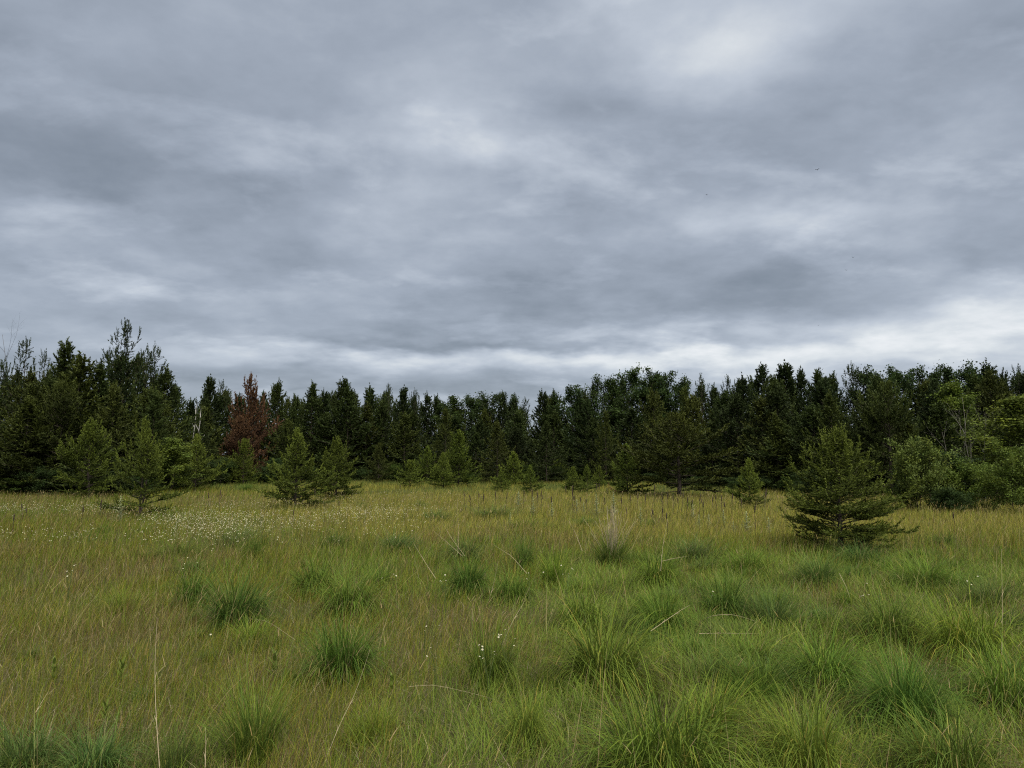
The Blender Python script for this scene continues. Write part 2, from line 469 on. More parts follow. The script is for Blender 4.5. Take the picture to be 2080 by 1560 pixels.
def make_meadow():
    rng = np.random.default_rng(4)
    short, lush, far = MB(), MB(), MB()
    for y0, y1, dens in BANDS:
        x, y = scatter(rng, y0, y1, dens)
        l = lush_at(x, y); g = gold_at(x, y)
        n = len(x)
        # patchiness of the sward
        keep = rng.random(n) < 0.55 + 0.75 * noise2(x, y, 1.7, 31)
        isl = rng.random(n) < l * 0.6
        x, y, l, g, isl = x[keep], y[keep], l[keep], g[keep], isl[keep]
        n = len(x)
        B = np.stack([x, y, gz(x, y) - 0.01], 1)
        minw = 0.40 * y / 729.0
        # ---- short fine grass
        k = ~isl
        m = int(k.sum())
        c = pick(rng, m, OLIVE)
        brown = sstep(noise2(x[k], y[k], 0.55, 41) + 0.3 * noise2(x[k], y[k], 2.0, 42), 0.5, 0.95)
        tan = pick(rng, m, [(3, (.19, .14, .06)), (2, (.14, .10, .045)), (1, (.27, .21, .11))])
        c = np.where((rng.random(m) < brown * 0.42)[:, None], tan, c)
        grn = sstep(noise2(x[k], y[k], 0.75, 45) + 0.4 * noise2(x[k], y[k], 2.2, 46), 0.62, 1.0)
        c = np.where((rng.random(m) < grn * 0.65)[:, None], pick(rng, m, LUSH), c)
        gc = pick(rng, m, GOLD)
        c = np.where((rng.random(m) < g[k] * 0.9)[:, None], gc, c)
        fe = sstep(y[k], 30, 42) * sstep(noise2(x[k], y[k], 0.3, 44), 0.35, 0.6)
        c = np.where((rng.random(m) < fe * 0.8)[:, None], pick(rng, m, FAREDGE), c)
        lc = pick(rng, m, LUSH)
        c = np.where((rng.random(m) < l[k] * 0.75)[:, None], lc, c)
        Lh = (0.11 + 0.17 * rng.random(m) + 0.10 * sstep(y[k], 9, 16)) * (0.75 + 0.55 * noise2(x[k], y[k], 0.8, 43))
        az = np.where(rng.random(m) < 0.55, rng.normal(0.1, 0.8, m), rng.random(m) * 6.283)
        w = np.maximum(0.0020 + 0.0018 * rng.random(m), minw[k])
        seg = 3 if y1 <= 7.6 else 2 if y1 <= 22 else 1
        tip = c * (1.0 + 0.25 * rng.random((m, 1)))
        VV = blades(B[k], Lh, w, az, np.abs(rng.normal(0.18, 0.16, m)), 0.15 + 1.0 * rng.random(m) ** 2, seg, c, tip, rng.normal(0, 0.7, m))
        (short if y1 <= 17 else far).add(*VV)
        # ---- tall lush grass
        k = isl; m = int(k.sum())
        if m:
            c = pick(rng, m, LUSH)
            cl = noise2(x[k], y[k], 1.3, 51)[:, None]
            c = c * (1 - 0.25 * cl) + np.array([.065, .110, .036]) * 0.25 * cl
            az = noise2(x[k], y[k], 0.9, 52) * 12.0 + rng.normal(0, 0.8, m)
            VV = blades(B[k], (0.12 + 0.20 * rng.random(m)), np.maximum(0.003 + 0.003 * rng.random(m), minw[k]), az,
                        np.abs(rng.normal(0.18, 0.14, m)), 0.6 + 1.6 * rng.random(m), 4 if y1 < 7.6 else 3, c, c * 1.2, rng.normal(0, 0.5, m))
            lush.add(*VV)
    # dead thatch lying low in the near sward
    for y0, y1, dens in ((2.4, 4.2, 420), (4.2, 6, 300), (6, 9, 150)):
        x, y = scatter(rng, y0, y1, dens); m = len(x)
        B = np.stack([x, y, gz(x, y) + 0.01 + 0.05 * rng.random(m)], 1)
        c = pick(rng, m, [(3, (.23, .18, .10)), (2, (.16, .125, .075)), (1, (.34, .29, .19))])
        short.add(*blades(B, 0.10 + 0.18 * rng.random(m), np.maximum(0.0018 + 0.001 * rng.random(m), 0.3 * y / 729), rng.random(m) * 6.283,
                          1.15 + 0.35 * rng.random(m), 0.3 * rng.normal(0, 1, m), 2, c, c))
    # flowering culms of the fine grass: thin stems with a narrow brownish panicle
    cul = MB()
    for y0, y1, dens in ((2.4, 4.2, 80), (4.2, 7, 70), (7, 11, 60), (11, 17, 40), (17, 30, 22)):
        x, y = scatter(rng, y0, y1, dens)
        k = rng.random(len(x)) < (1 - 0.8 * lush_at(x, y)) * (0.2 + noise2(x, y, 0.6, 61)); x, y = x[k], y[k]; m = len(x)
        B = np.stack([x, y, gz(x, y)], 1)
        c = pick(rng, m, [(3, (.21, .17, .07)), (2, (.27, .22, .12)), (2, (.14, .14, .05))])
        Lh = 0.32 + 0.22 * rng.random(m); az = np.where(rng.random(m) < 0.6, rng.normal(0.1, 0.7, m), rng.random(m) * 6.283)
        ph = np.abs(rng.normal(0.1, 0.1, m)); kp = 0.1 + 0.5 * rng.random(m)
        cul.add(*blades(B, Lh, np.maximum(0.0014, 0.22 * y / 729), az, ph, kp, 3, c, c * 1.1, rng.normal(0, 1, m)))
        T = B + 0
        for j in range(3):
            q = ph + kp * (j + 0.5) / 3
            T = T + (Lh / 3 * 0.93)[:, None] * np.stack([np.sin(q) * np.cos(az), np.sin(q) * np.sin(az), np.cos(q)], 1)
        cul.add(*blades(T - np.array([0, 0, 0.03]), 0.05 + 0.05 * rng.random(m), np.maximum(0.005, 0.42 * y / 729), az, ph + kp, kp * 0.6, 2,
                        c * np.array([1.0, .92, .8]), c * 1.15, rng.normal(0, 1, m), 2.5))
    # long leaning dead culms, sparse
    for y0, y1, dens in ((2.6, 5, 7.0), (5, 9, 3.5), (9, 14, 1.6)):
        x, y = scatter(rng, y0, y1, dens); m = len(x)
        c = pick(rng, m, [(2, (.30, .24, .12)), (2, (.22, .19, .08)), (1, (.17, .18, .06))])
        cul.add(*blades(np.stack([x, y, gz(x, y)], 1), 0.40 + 0.40 * rng.random(m), np.maximum(0.0022, 0.28 * y / 729), rng.normal(0.1, 1.0, m),
                        0.15 + 0.55 * rng.random(m), 0.1 + 0.8 * rng.random(m) ** 2, 5, c, c * 1.1, rng.normal(0, 1, m), 3.0))
    solid('short_grass', short.mesh('short_grass', M_GRASS), 'fine olive and brown meadow grass between the tussocks', 'grass', 'stuff')
    solid('lush_grass', lush.mesh('lush_grass', M_GRASS), 'tall arching green grass over the right-hand foreground and ridge', 'grass', 'stuff')
    solid('golden_grass', far.mesh('golden_grass', M_GRASS), 'golden olive grass of the far meadow up to the trees', 'grass', 'stuff')
    solid('grass_panicle', cul.mesh('grass_panicle', M_GRASS), 'thin tan seed stems standing above the short meadow grass', 'grass', 'stuff')


make_meadow()

# ------------------------------------------------------------------ tussocks
def tussock_mesh(seed, n, r0, length, spread, droop, width):
    """Several leaf crowns grown together: lopsided, blades arching over to hanging tips."""
    rng = np.random.default_rng(seed)
    mb = MB()
    k = int(rng.integers(3, 6))
    wts = rng.random(k) + 0.35; wts /= wts.sum()
    for q in range(k):
        m = int(n * wts[q])
        ca = rng.random() * 6.283; cd = r0 * rng.uniform(0.2, 1.1) if q else 0.0
        rq = r0 * rng.uniform(0.45, 0.85); lq = length * rng.uniform(0.7, 1.12)
        bias = rng.random() * 6.283; bs = rng.uniform(0.0, 0.5)
        a = rng.random(m) * 6.283; rr = rq * np.sqrt(rng.random(m))
        B = np.stack([math.cos(ca) * cd + np.cos(a) * rr, math.sin(ca) * cd + np.sin(a) * rr, np.full(m, -0.02)], 1)
        dx = np.cos(a) * rr / rq + bs * math.cos(bias) + 0.6 * cd / r0 * math.cos(ca) + rng.normal(0, 0.5, m) + 0.12
        dy = np.sin(a) * rr / rq + bs * math.sin(bias) + 0.6 * cd / r0 * math.sin(ca) + rng.normal(0, 0.5, m)
        az = np.arctan2(dy, dx); out = np.clip(np.hypot(dx, dy), 0, 1.6)
        ph = np.clip(out * spread * 0.6 + rng.normal(0, 0.1, m), 0, 1.1)
        kp = droop * (0.5 + 0.85 * rng.random(m)) * (0.72 + 0.28 * out)
        Lh = lq * (0.4 + 0.7 * rng.random(m) ** 0.8) * (0.62 + 0.38 * np.clip(out, 0, 1))
        c = pick(rng, m, [(50, (1, 1, 1)), (30, (1.3, 1.22, 1.0)), (12, (.72, .80, .9)), (6, (2.4, 1.5, 2.0))])
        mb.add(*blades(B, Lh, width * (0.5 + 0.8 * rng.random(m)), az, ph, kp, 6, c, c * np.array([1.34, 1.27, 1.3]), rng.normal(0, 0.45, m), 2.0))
    k = n // 6                                   # last year's dead leaves at the skirt
    a = rng.random(k) * 6.283; rr = r0 * rng.uniform(0.5, 1.5, k)
    B = np.stack([np.cos(a) * rr, np.sin(a) * rr, 0.01 + 0 * a], 1)
    c = pick(rng, k, [(1, (3.0, 1.7, 2.6)), (1, (2.0, 1.2, 1.8))])
    mb.add(*blades(B, length * (0.2 + 0.4 * rng.random(k)), width * 0.5 * np.ones(k), a + rng.normal(0, .6, k), 0.7 + 0.6 * rng.random(k), 0.9 * np.ones(k), 3, c, c))
    return mb.mesh('tussock', M_GRASS)


TUS = {
    'dome': [tussock_mesh(i, 1050, 0.15, 0.62, 0.6, 1.9, 0.0056) for i in (1, 2, 3, 10, 11)],
    'upright': [tussock_mesh(i, 620, 0.12, 0.62, 0.4, 1.0, 0.0058) for i in (4, 5, 12)],
    'loose': [tussock_mesh(i, 850, 0.20, 0.62, 0.65, 2.2, 0.0070) for i in (6, 7, 13, 14)],
    'fine': [tussock_mesh(i, 700, 0.15, 0.50, 0.65, 1.4, 0.0044) for i in (8, 9, 15)],
}
# px of centre, px row of the foot, width in px, height in px, form, colour, label
DEEP, MIDG, YELG, BLUG = (.058, .100, .018), (.078, .126, .020), (.104, .148, .022), (.066, .106, .027)
TUSSOCKS = [
    (700, 1372, 175, 115, 'dome', DEEP, 'dense dark green grass tussock with the straw stem leaning across its right side'),
    (522, 1552, 165, 165, 'upright', MIDG, 'upright bright green tussock at the bottom edge, left of the leaning straw'),
    (978, 1384, 145, 110, 'dome', MIDG, 'round green tussock with a small bunch of white flowers in it'),
    (1240, 1392, 250, 135, 'loose', MIDG, 'broadest arching tussock with wide drooping blades, in the centre foreground'),
    (1335, 1570, 310, 160, 'loose', MIDG, 'huge spreading green tussock cut by the bottom edge right of centre'),
    (1850, 1478, 220, 140, 'dome', DEEP, 'big dark-centred tussock in the right foreground corner area'),
    (478, 1275, 160, 105, 'dome', DEEP, 'tall grey-skirted tussock behind the upright bright green one'),
    (385, 1232, 110, 60, 'loose', DEEP, 'low dark tussock touching the left side of the grey-skirted tussock'),
    (640, 1205, 110, 55, 'loose', MIDG, 'flat tussock making the back half of a joined pair, left of centre'),
    (695, 1248, 150, 72, 'loose', MIDG, 'arching tussock making the front half of a joined pair, left of centre'),
    (947, 1208, 105, 68, 'dome', DEEP, 'dark hollow-looking tussock just left of centre in the middle ground'),
    (1064, 1160, 68, 54, 'dome', DEEP, 'small dark tussock crossed by thin straws, near the photo centre line'),
    (1127, 1188, 72, 60, 'upright', YELG, 'yellow-green tussock next to the small dark one crossed by straws'),
    (1245, 1152, 85, 58, 'upright', DEEP, 'dark tussock from which the pale straw sheaf rises'),
    (1462, 1254, 130, 72, 'dome', DEEP, 'blue-green mop-shaped tussock behind the arched dry straw'),
    (1340, 1290, 130, 80, 'loose', MIDG, 'drooping tussock under the pale slanting straw right of centre'),
    (1180, 1270, 120, 62, 'loose', YELG, 'pale green tussock behind the broadest arching tussock'),
    (490, 1108, 105, 32, 'fine', BLUG, 'long low bluish tussock at the back left beside the flower patch'),
    (524, 1138, 58, 40, 'dome', DEEP, 'compact round tussock in front of the long low bluish one'),
    (364, 1136, 92, 40, 'fine', MIDG, 'upper of two stacked tussocks on the left, below the white flowers'),
    (380, 1168, 72, 34, 'fine', DEEP, 'lower of two stacked tussocks on the left, with a white flower in front'),
    (685, 1110, 72, 30, 'fine', DEEP, 'small lone tussock between the long bluish one and the wide mid one'),
    (805, 1118, 110, 36, 'fine', BLUG, 'wide low tussock in the middle ground left of centre'),
    (940, 1138, 100, 40, 'loose', BLUG, 'tousled tussock with long straws sticking out to the upper left'),
    (1655, 1192, 110, 50, 'dome', BLUG, 'dark rounded tussock below the big lone pine'),
    (1565, 1275, 150, 70, 'fine', BLUG, 'hazy fine-bladed tussock right of the arched dry straw'),
    (1550, 1415, 110, 80, 'upright', MIDG, 'narrow green tussock in the reddish bare patch right of centre'),
    (1690, 1400, 190, 85, 'loose', MIDG, 'loose pale tussock left of the big dark-centred one'),
    (1960, 1330, 190, 95, 'loose', YELG, 'bright yellow-green arching tussock at the right edge'),
    (2060, 1440, 190, 110, 'loose', MIDG, 'tall arching tussock cut by the right edge of the photo'),
    (1800, 1302, 170, 80, 'loose', MIDG, 'wide tussock beside the white flowers in the right middle ground'),
    (1440, 1490, 150, 110, 'upright', YELG, 'yellowish upright tussock behind the huge bottom-edge tussock'),
    (1650, 1568, 220, 140, 'loose', YELG, 'pale curling tussock at the bottom edge between two larger ones'),
    (1950, 1575, 230, 130, 'loose', MIDG, 'spreading tussock in the bottom right corner'),
    (40, 1575, 190, 105, 'loose', BLUG, 'bluish tussock in the bottom left corner'),
    (195, 1580, 170, 80, 'loose', BLUG, 'low bluish tussock right of the bottom left corner'),
    (345, 1575, 130, 100, 'fine', BLUG, 'grey-blue tussock at the foot of the tall pale stalk'),
    (508, 1308, 75, 42, 'upright', YELG, 'small lime green tuft in front of the grey-skirted tussock'),
    (1000, 1052, 120, 22, 'fine', BLUG, 'low bluish tussock left of the dead spikes, farthest of the mid ridge'),
    (880, 1058, 75, 22, 'fine', BLUG, 'small bluish clump at the right end of the flower patch'),
    (1075, 1075, 95, 24, 'fine', MIDG, 'green clump in front of the first row of dead spikes'),
    (1185, 1070, 70, 22, 'fine', DEEP, 'dark low clump left of the pale straw sheaf'),
    (1320, 1070, 45, 18, 'fine', DEEP, 'small dark clump right of the pale straw sheaf'),
    (1402, 1034, 30, 15, 'dome', DEEP, 'tiny dark clump alone among the dead spikes, right of the big spreading pine'),
    (495, 998, 32, 15, 'dome', DEEP, 'tiny dark clump in the far grass between the left pines'),
    (738, 1034, 28, 13, 'dome', BLUG, 'tiny grey-green clump in the flowery grass in front of the pine pair'),
    (852, 1032, 34, 13, 'fine', BLUG, 'tiny bluish clump at the edge of the golden grass left of centre'),
    (530, 1072, 45, 20, 'fine', BLUG, 'small clump standing inside the white flower patch'),
    (212, 1088, 45, 20, 'fine', MIDG, 'small brownish clump near the left flower strip'),
    (1040, 1225, 95, 55, 'loose', MIDG, 'loose tussock in front of the small dark one crossed by straws'),
    (770, 1195, 60, 38, 'upright', MIDG, 'thin upright tuft right of the joined pair of tussocks'),
    (1415, 1140, 120, 40, 'fine', BLUG, 'bluish hummock right of the dark tussock with the straw sheaf'),
    (1520, 1160, 110, 42, 'fine', MIDG, 'green hummock to the left below the big lone pine'),
    (1330, 1190, 110, 50, 'loose', MIDG, 'green hummock in front of the dark tussock with the straw sheaf'),
    (1750, 1140, 120, 36, 'fine', BLUG, 'low hummock right of the foot of the big lone pine'),
    (1880, 1190, 150, 48, 'fine', MIDG, 'long hummock in the right middle ground below the golden strip'),
    (2010, 1230, 130, 52, 'fine', BLUG, 'bluish hummock near the right edge in the middle ground'),
    (250, 1240, 90, 40, 'fine', YELG, 'thin green tuft in the brown grass on the left'),
    (760, 1500, 110, 70, 'fine', YELG, 'sparse yellow tuft in the bare brown patch at the bottom'),
    (1070, 1520, 120, 90, 'loose', YELG, 'loose yellow-green tuft left of the huge bottom-edge tussock'),
]
rng = random.Random(7)
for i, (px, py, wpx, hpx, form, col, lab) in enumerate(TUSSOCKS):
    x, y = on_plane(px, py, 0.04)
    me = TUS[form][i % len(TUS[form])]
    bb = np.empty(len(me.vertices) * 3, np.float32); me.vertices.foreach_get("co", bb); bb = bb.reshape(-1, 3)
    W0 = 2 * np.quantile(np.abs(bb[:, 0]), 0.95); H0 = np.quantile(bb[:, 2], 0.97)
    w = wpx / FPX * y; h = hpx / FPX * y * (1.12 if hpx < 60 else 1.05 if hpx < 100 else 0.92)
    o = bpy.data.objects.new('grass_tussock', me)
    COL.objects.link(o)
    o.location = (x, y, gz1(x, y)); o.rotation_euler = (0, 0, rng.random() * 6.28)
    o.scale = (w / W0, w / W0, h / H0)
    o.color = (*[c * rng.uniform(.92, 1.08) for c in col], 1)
    o['label'] = lab; o['category'] = 'grass tussock'; o['group'] = 'grass tussocks in the meadow'

MARKS = [(0, 'the half-bare pine at the left edge'), (75, 'the first ragged pines'), (135, 'the dense pointed conifer on the left'), (180, 'the broad olive pine'),
         (250, 'the tallest two-leader pine'), (310, 'the slender open pine'), (350, 'the end of the left cluster'), (400, 'the white birch snags'), (440, 'the pointed spire conifer'),
         (490, 'the left flank of the rust-brown pine'), (540, 'the rust-brown pine'), (590, 'the double-tipped conifer'), (640, 'the conical pine above the joined pair'), (700, 'the ragged spire'),
         (750, 'the even pine tip left of centre'), (795, 'the candelabra-topped pine'), (850, 'the thin wispy tip'), (920, 'the first round leafy crown'), (965, 'the second round leafy crown'),
         (1010, 'the lumpy leafy crowns'), (1060, 'the notch of sky'), (1115, 'the two close conifers'), (1170, 'the foot of the climb in the tree line'), (1230, 'the leafy tree on the climb'),
         (1275, 'the tallest leafy crown'), (1320, 'the twin leafy crowns'), (1375, 'the leafy shoulder above the spreading pine'), (1425, 'the open bluish pine'), (1480, 'the two-pronged pine'),
         (1545, 'the narrow sharp spruce'), (1595, 'the thick dark spruce'), (1650, 'the twin-tipped pine'), (1695, 'the top of the largest lone pine'), (1735, 'the tufted pine top'),
         (1790, 'the even leafy crowns on the right'), (1850, 'the broad yellowish pine on the right'), (1920, 'the bare tree on the left side'), (1975, 'the pale bare tree'), (2010, 'the ragged tall pine at the right'),
         (2060, 'the aspen at the right edge')]
# smaller hummocks between them
hr = random.Random(77)
HUM = [(1060, 2070, 1105, 1180, 20, 60, 34, 'small ridge hummock below', 'small hummocks on the ridge'),
       (1080, 2070, 1190, 1330, 20, 95, 56, 'medium hummock on the right-hand slope below', 'hummocks of the right-hand slope'),
       (1380, 2070, 1350, 1520, 8, 140, 85, 'wide right-foreground hummock below', 'hummocks of the right foreground'),
       (300, 1000, 1085, 1180, 14, 50, 24, 'little tuft in the olive grass below', 'little tufts left of centre'),
       (30, 900, 1200, 1480, 10, 60, 32, 'thin left-foreground tuft below', 'thin tufts of the left foreground')]
for x0, x1, y0, y1, cnt, wpx, hpx, lab, grp in HUM:
    for q in range(cnt):
        px, py = hr.uniform(x0, x1), hr.uniform(y0, y1)
        x, y = on_plane(px, py, 0.04)
        form = hr.choice(['dome', 'loose', 'fine', 'loose'])
        o = bpy.data.objects.new('grass_tussock', hr.choice(TUS[form]))
        COL.objects.link(o)
        k = hr.uniform(.7, 1.35) * wpx / FPX * y / 0.85
        o.location = (x, y, gz1(x, y)); o.rotation_euler = (0, 0, hr.random() * 6.28)
        o.scale = (k, k, hr.uniform(.8, 1.2) * hpx / FPX * y / 0.42)
        o.color = (*[c * hr.uniform(.9, 1.1) for c in hr.choice([DEEP, MIDG, MIDG, BLUG])], 1)
        o['label'] = lab + ' ' + min(MARKS, key=lambda m_: abs(m_[0] - px))[1]; o['category'] = 'grass tussock'; o['group'] = grp

# ------------------------------------------------------------------ conifers
def needle_shoots(mb, O, D, L, nn, nl, nw, rng, col, spread=1.0):
    n = len(O)
    O = np.repeat(O, nn, 0); D = np.repeat(D, nn, 0); Lr = np.repeat(L, nn); C = np.repeat(col, nn, 0)
    t = rng.random(n * nn)
    P = O + D * (Lr * t)[:, None]
    rv = rng.normal(0, 1, (n * nn, 3)); pr = unit(rv - D * (rv * D).sum(1, keepdims=True))
    nd = unit(D * (0.45 + 0.9 * rng.random((n * nn, 1))) + pr * spread)
    sd = unit(np.cross(nd, rng.normal(0, 1, (n * nn, 3)))) * (nw * 0.5)
    ln = (nl * (0.7 + 0.5 * rng.random(n * nn)))[:, None]
    Vv = np.stack([P - sd, P + sd, P + nd * ln], 1).reshape(-1, 3)
    mb.add(Vv, np.arange(n * nn * 3).reshape(-1, 3), np.repeat(C * (0.85 + 0.3 * rng.random((n * nn, 1))), 3, 0))


def pine(seed, H, Rr, gap=0.3, z0=0.06, prof=(0.8, 0.25), e_low=2, e_top=58, curl=22, nb=(4, 6), twig_gap=0.12, twig_len=0.38,
         shoot=0.13, nn=14, nl=0.05, nw=0.004, leaders=1, sparse=0.0, tr=0.022, cone=1.0, spread=1.0, dead_low=0.0, lean=0.03, irregular=0.25, cand=0.3, candlen=0.6, vary=(0.55, 1.15)):
    """A pine: tapered trunk, whorls of curved branches, side twigs, needle-covered shoots. Returns (trunk mesh, crown mesh, W, H)."""
    rng = np.random.default_rng(seed)
    wood, crown = MB(), MB()
    O, D, L, C = [], [], [], []
    lobes = rng.random(8) * 6.283

    def shoot_add(p, d, l, young):
        O.append(p); D.append(unit(d)); L.append(l)
        C.append((1.4, 1.35, 1.15) if young else (1.0, 1.0, 1.0))

    for li in range(leaders):
        ph = rng.random() * 6.283
        off = np.array([math.cos(ph), math.sin(ph), 0]) * (0 if leaders == 1 else Rr * 0.14)
        Hl = H * (1.0 if li == 0 else rng.uniform(0.86, 0.97))
        zs = np.linspace(-0.05, Hl, 14)
        wob = np.cumsum(rng.normal(0, lean * H / 14, (14, 2)), 0) * 0.6
        P = np.stack([wob[:, 0], wob[:, 1], zs], 1) + off * (np.clip(zs / (0.35 * H), 0, 1))[:, None]
        r = tr * H * ((1 - zs.clip(0) / (Hl * 1.03)) ** 0.85 + 0.06) * (1.0 if leaders == 1 else 0.75) * (1 - 0.45 * zs.clip(0) / Hl)
        r[0] *= 1.35
        wood.tube(P, r, 8)
        z = max(z0 * H, 0.05) if li == 0 else 0.45 * H
        az0 = rng.random() * 6.283
        while z < Hl * 0.985:
            u = z / Hl
            k = rng.integers(nb[0], nb[1] + 1)
            az0 += rng.uniform(0.4, 1.1)
            for j in range(k):
                if rng.random() < sparse * (1.2 - u): continue
                a = az0 + j * 6.283 / k + rng.normal(0, 0.22)
                zz = z + rng.normal(0, gap * 0.22)
                if zz < 0.03 or zz > Hl * 0.99: continue
                uu = zz / Hl
                lob = 1 + irregular * (0.6 * math.sin(2 * a + lobes[0] + 5 * uu) + 0.5 * math.sin(3 * a + lobes[1] - 7 * uu))
                bl = Rr * ((1 - uu) ** prof[0]) * min(1.0, (uu + prof[1]) / (2 * prof[1])) * cone * lob * rng.uniform(*vary) + 0.035 * H * rng.random()
                bl = min(max(bl, 0.035 * H), 1.1 * (Hl - zz) + 0.03 * H)
                e = R(e_low + (e_top - e_low) * uu ** 1.1 + rng.normal(0, 7))
                cu = R(curl * rng.uniform(0.4, 1.5)) * (0.3 + 0.7 * uu)
                base = np.array([np.interp(zz, zs, P[:, 0]), np.interp(zz, zs, P[:, 1]), zz])
                ns = 7
                pts = [base]; dirs = []
                aa = a
                for q in range(ns):
                    ee = e + cu * (q / (ns - 1)) ** 1.5 - R(8) * math.sin(q / ns * 3.14) * (1 - uu)
                    aa += rng.normal(0, 0.09)
                    d = np.array([math.cos(aa) * math.cos(ee), math.sin(aa) * math.cos(ee), math.sin(ee)])
                    dirs.append(d); pts.append(pts[-1] + d * bl / ns)
                pts = np.array(pts); dirs = np.array(dirs + [dirs[-1]])
                br = tr * H * 0.26 * (bl / Rr) ** 0.7
                wood.tube(pts, br * (1 - 0.85 * np.linspace(0, 1, ns + 1)), 4)
                if rng.random() < dead_low and uu < 0.22: continue
                # side twigs
                s = 0.22 + 0.1 * rng.random() if bl > 0.25 * Rr else 0.08
                sd = 1
                while s < 0.97:
                    f = s * ns; q = int(f); fr = f - q
                    p = pts[q] * (1 - fr) + pts[q + 1] * fr
                    d = dirs[q]
                    hz = unit(np.cross(d, [0, 0, 1.0]))
                    sd = -sd
                    ang = R(rng.uniform(38, 68))
                    td = unit(d * math.cos(ang) + hz * sd * math.sin(ang) + np.array([0, 0, rng.uniform(-0.08, 0.38)]))
                    tl = bl * twig_len * (1 - 0.62 * s) * rng.uniform(0.6, 1.2)
                    tl = max(tl, shoot * 0.9)
                    m = max(1, int(round(tl / (shoot * 0.75))))
                    young_ok = s > 0.6
                    for w in range(m):
                        t0 = w / m
                        pp = p + td * tl * t0 + np.array([0, 0, 0.12 * tl * t0 * t0])
                        dd = unit(td + rng.normal(0, 0.28, 3) + np.array([0, 0, 0.25 * t0]))
                        shoot_add(pp, dd, shoot * rng.uniform(0.8, 1.2), young_ok and w == m - 1 and rng.random() < 0.6)
                        if tl > 2.2 * shoot:
                            for sgn in (-1, 1):
                                if rng.random() < 0.55:
                                    d2 = unit(td * 0.7 + sgn * np.cross(td, [0, 0, 1.0]) * 0.7 + np.array([0, 0, 0.25]) + rng.normal(0, 0.2, 3))
                                    shoot_add(pp, d2, shoot * rng.uniform(0.7, 1.1), False)
                    s += twig_gap / bl * rng.uniform(0.7, 1.3)
                # the branch tip: candles turning upwards
                for w in range(3):
                    d2 = unit(dirs[-1] + rng.normal(0, 0.22, 3) + np.array([0, 0, cand]))
                    shoot_add(pts[-1] - dirs[-1] * shoot * 0.3, d2, shoot * rng.uniform(1.1, 1.2 + candlen), True)
            z += gap * rng.uniform(0.75, 1.25) * (1 - 0.35 * u)
        for w in range(5):
            shoot_add(P[-1] + np.array([0, 0, shoot * (0.7 - 0.6 * w)]), unit(np.array([rng.normal(0, .12), rng.normal(0, .12), 1])), shoot * 1.5, True)
    O, D, L, C = np.array(O), np.array(D), np.array(L), np.array(C)
    needle_shoots(crown, O, D, L, nn, nl, nw, rng, C, spread)
    tips = O + D * L[:, None]
    W = 2 * np.quantile(np.hypot(tips[:, 0], tips[:, 1]), 0.95)
    return wood.mesh('pine_wood', M_BARK), crown.mesh('pine_crown', M_NEEDLE), float(W), float(tips[:, 2].max())


PROTO = {}
# the lone pine on the right, close to the camera
PROTO['hero'] = [pine(74, 2.4, 1.3, gap=0.14, z0=0.05, prof=(0.72, 0.26), e_low=6, e_top=62, curl=34, vary=(0.66, 1.0), nb=(5, 7), twig_gap=0.032, twig_len=0.40,
                      shoot=0.10, nn=18, nl=0.038, nw=0.0125, tr=0.017, irregular=0.08, cand=1.3, candlen=1.8, spread=0.62)]
PROTO['young'] = [pine(100 + i, 2.6, 1.05, gap=0.19, z0=0.035, prof=(0.62, 0.14), e_low=2, e_top=66, curl=32, nb=(5, 7), twig_gap=0.052, twig_len=0.42,
                       shoot=0.125, nn=21, nl=0.050, nw=0.0220, tr=0.016, irregular=0.4, cand=1.2, candlen=1.1, spread=0.6) for i in range(6)]
PROTO['scraggly'] = [pine(120 + i, 3.6, 1.4, gap=0.30, z0=0.08, prof=(0.62, 0.14), e_low=8, e_top=66, curl=34, nb=(4, 6), twig_gap=0.07, twig_len=0.42, leaders=2,
                          shoot=0.17, nn=21, nl=0.060, nw=0.026, tr=0.015, irregular=0.55, cand=1.3, candlen=1.2, spread=0.6) for i in range(2)]
PROTO['forest'] = [pine(200 + i, 7.2, 2.4, gap=0.46, z0=0.03, prof=(1.0, 0.08), e_low=-6, e_top=60, curl=32, nb=(5, 6), twig_gap=0.16, twig_len=0.42,
                        shoot=0.34, nn=18, nl=0.13, nw=0.056, tr=0.010, irregular=0.4, cand=1.0, candlen=0.8, spread=0.5) for i in range(6)]
PROTO['bushy'] = [pine(410 + i, 6.8, 2.5, gap=0.46, z0=0.03, prof=(0.58, 0.10), e_low=-6, e_top=64, curl=34, nb=(5, 7), twig_gap=0.17, twig_len=0.42,
                       shoot=0.34, nn=18, nl=0.13, nw=0.058, tr=0.009, irregular=0.45, cand=1.0, candlen=0.9, spread=0.5) for i in range(5)]
PROTO['spruce'] = [pine(230 + i, 7.4, 1.7, gap=0.40, z0=0.04, prof=(1.0, 0.1), e_low=-8, e_top=52, curl=26, nb=(5, 6), twig_gap=0.15, twig_len=0.40,
                        shoot=0.30, nn=18, nl=0.12, nw=0.054, tr=0.010, irregular=0.35, cand=0.7, spread=0.5) for i in range(4)]
PROTO['sparse'] = [pine(250 + i, 8.6, 2.0, gap=0.60, z0=0.26, prof=(0.5, 0.3), e_low=-4, e_top=54, curl=38, nb=(3, 5), twig_gap=0.24, twig_len=0.44,
                        shoot=0.32, nn=19, nl=0.10, nw=0.034, tr=0.009, sparse=0.15, irregular=0.55, leaders=1 + (i == 0), cand=1.0, spread=0.5) for i in range(4)]
PROTO['spreading'] = [pine(270 + i, 5.2, 2.9, gap=0.46, z0=0.10, prof=(0.5, 0.16), e_low=4, e_top=56, curl=26, nb=(5, 7), twig_gap=0.115, twig_len=0.42,
                           shoot=0.26, nn=18, nl=0.10, nw=0.048, tr=0.020, irregular=0.45, dead_low=0.6, cand=0.9, spread=0.55) for i in range(3)]

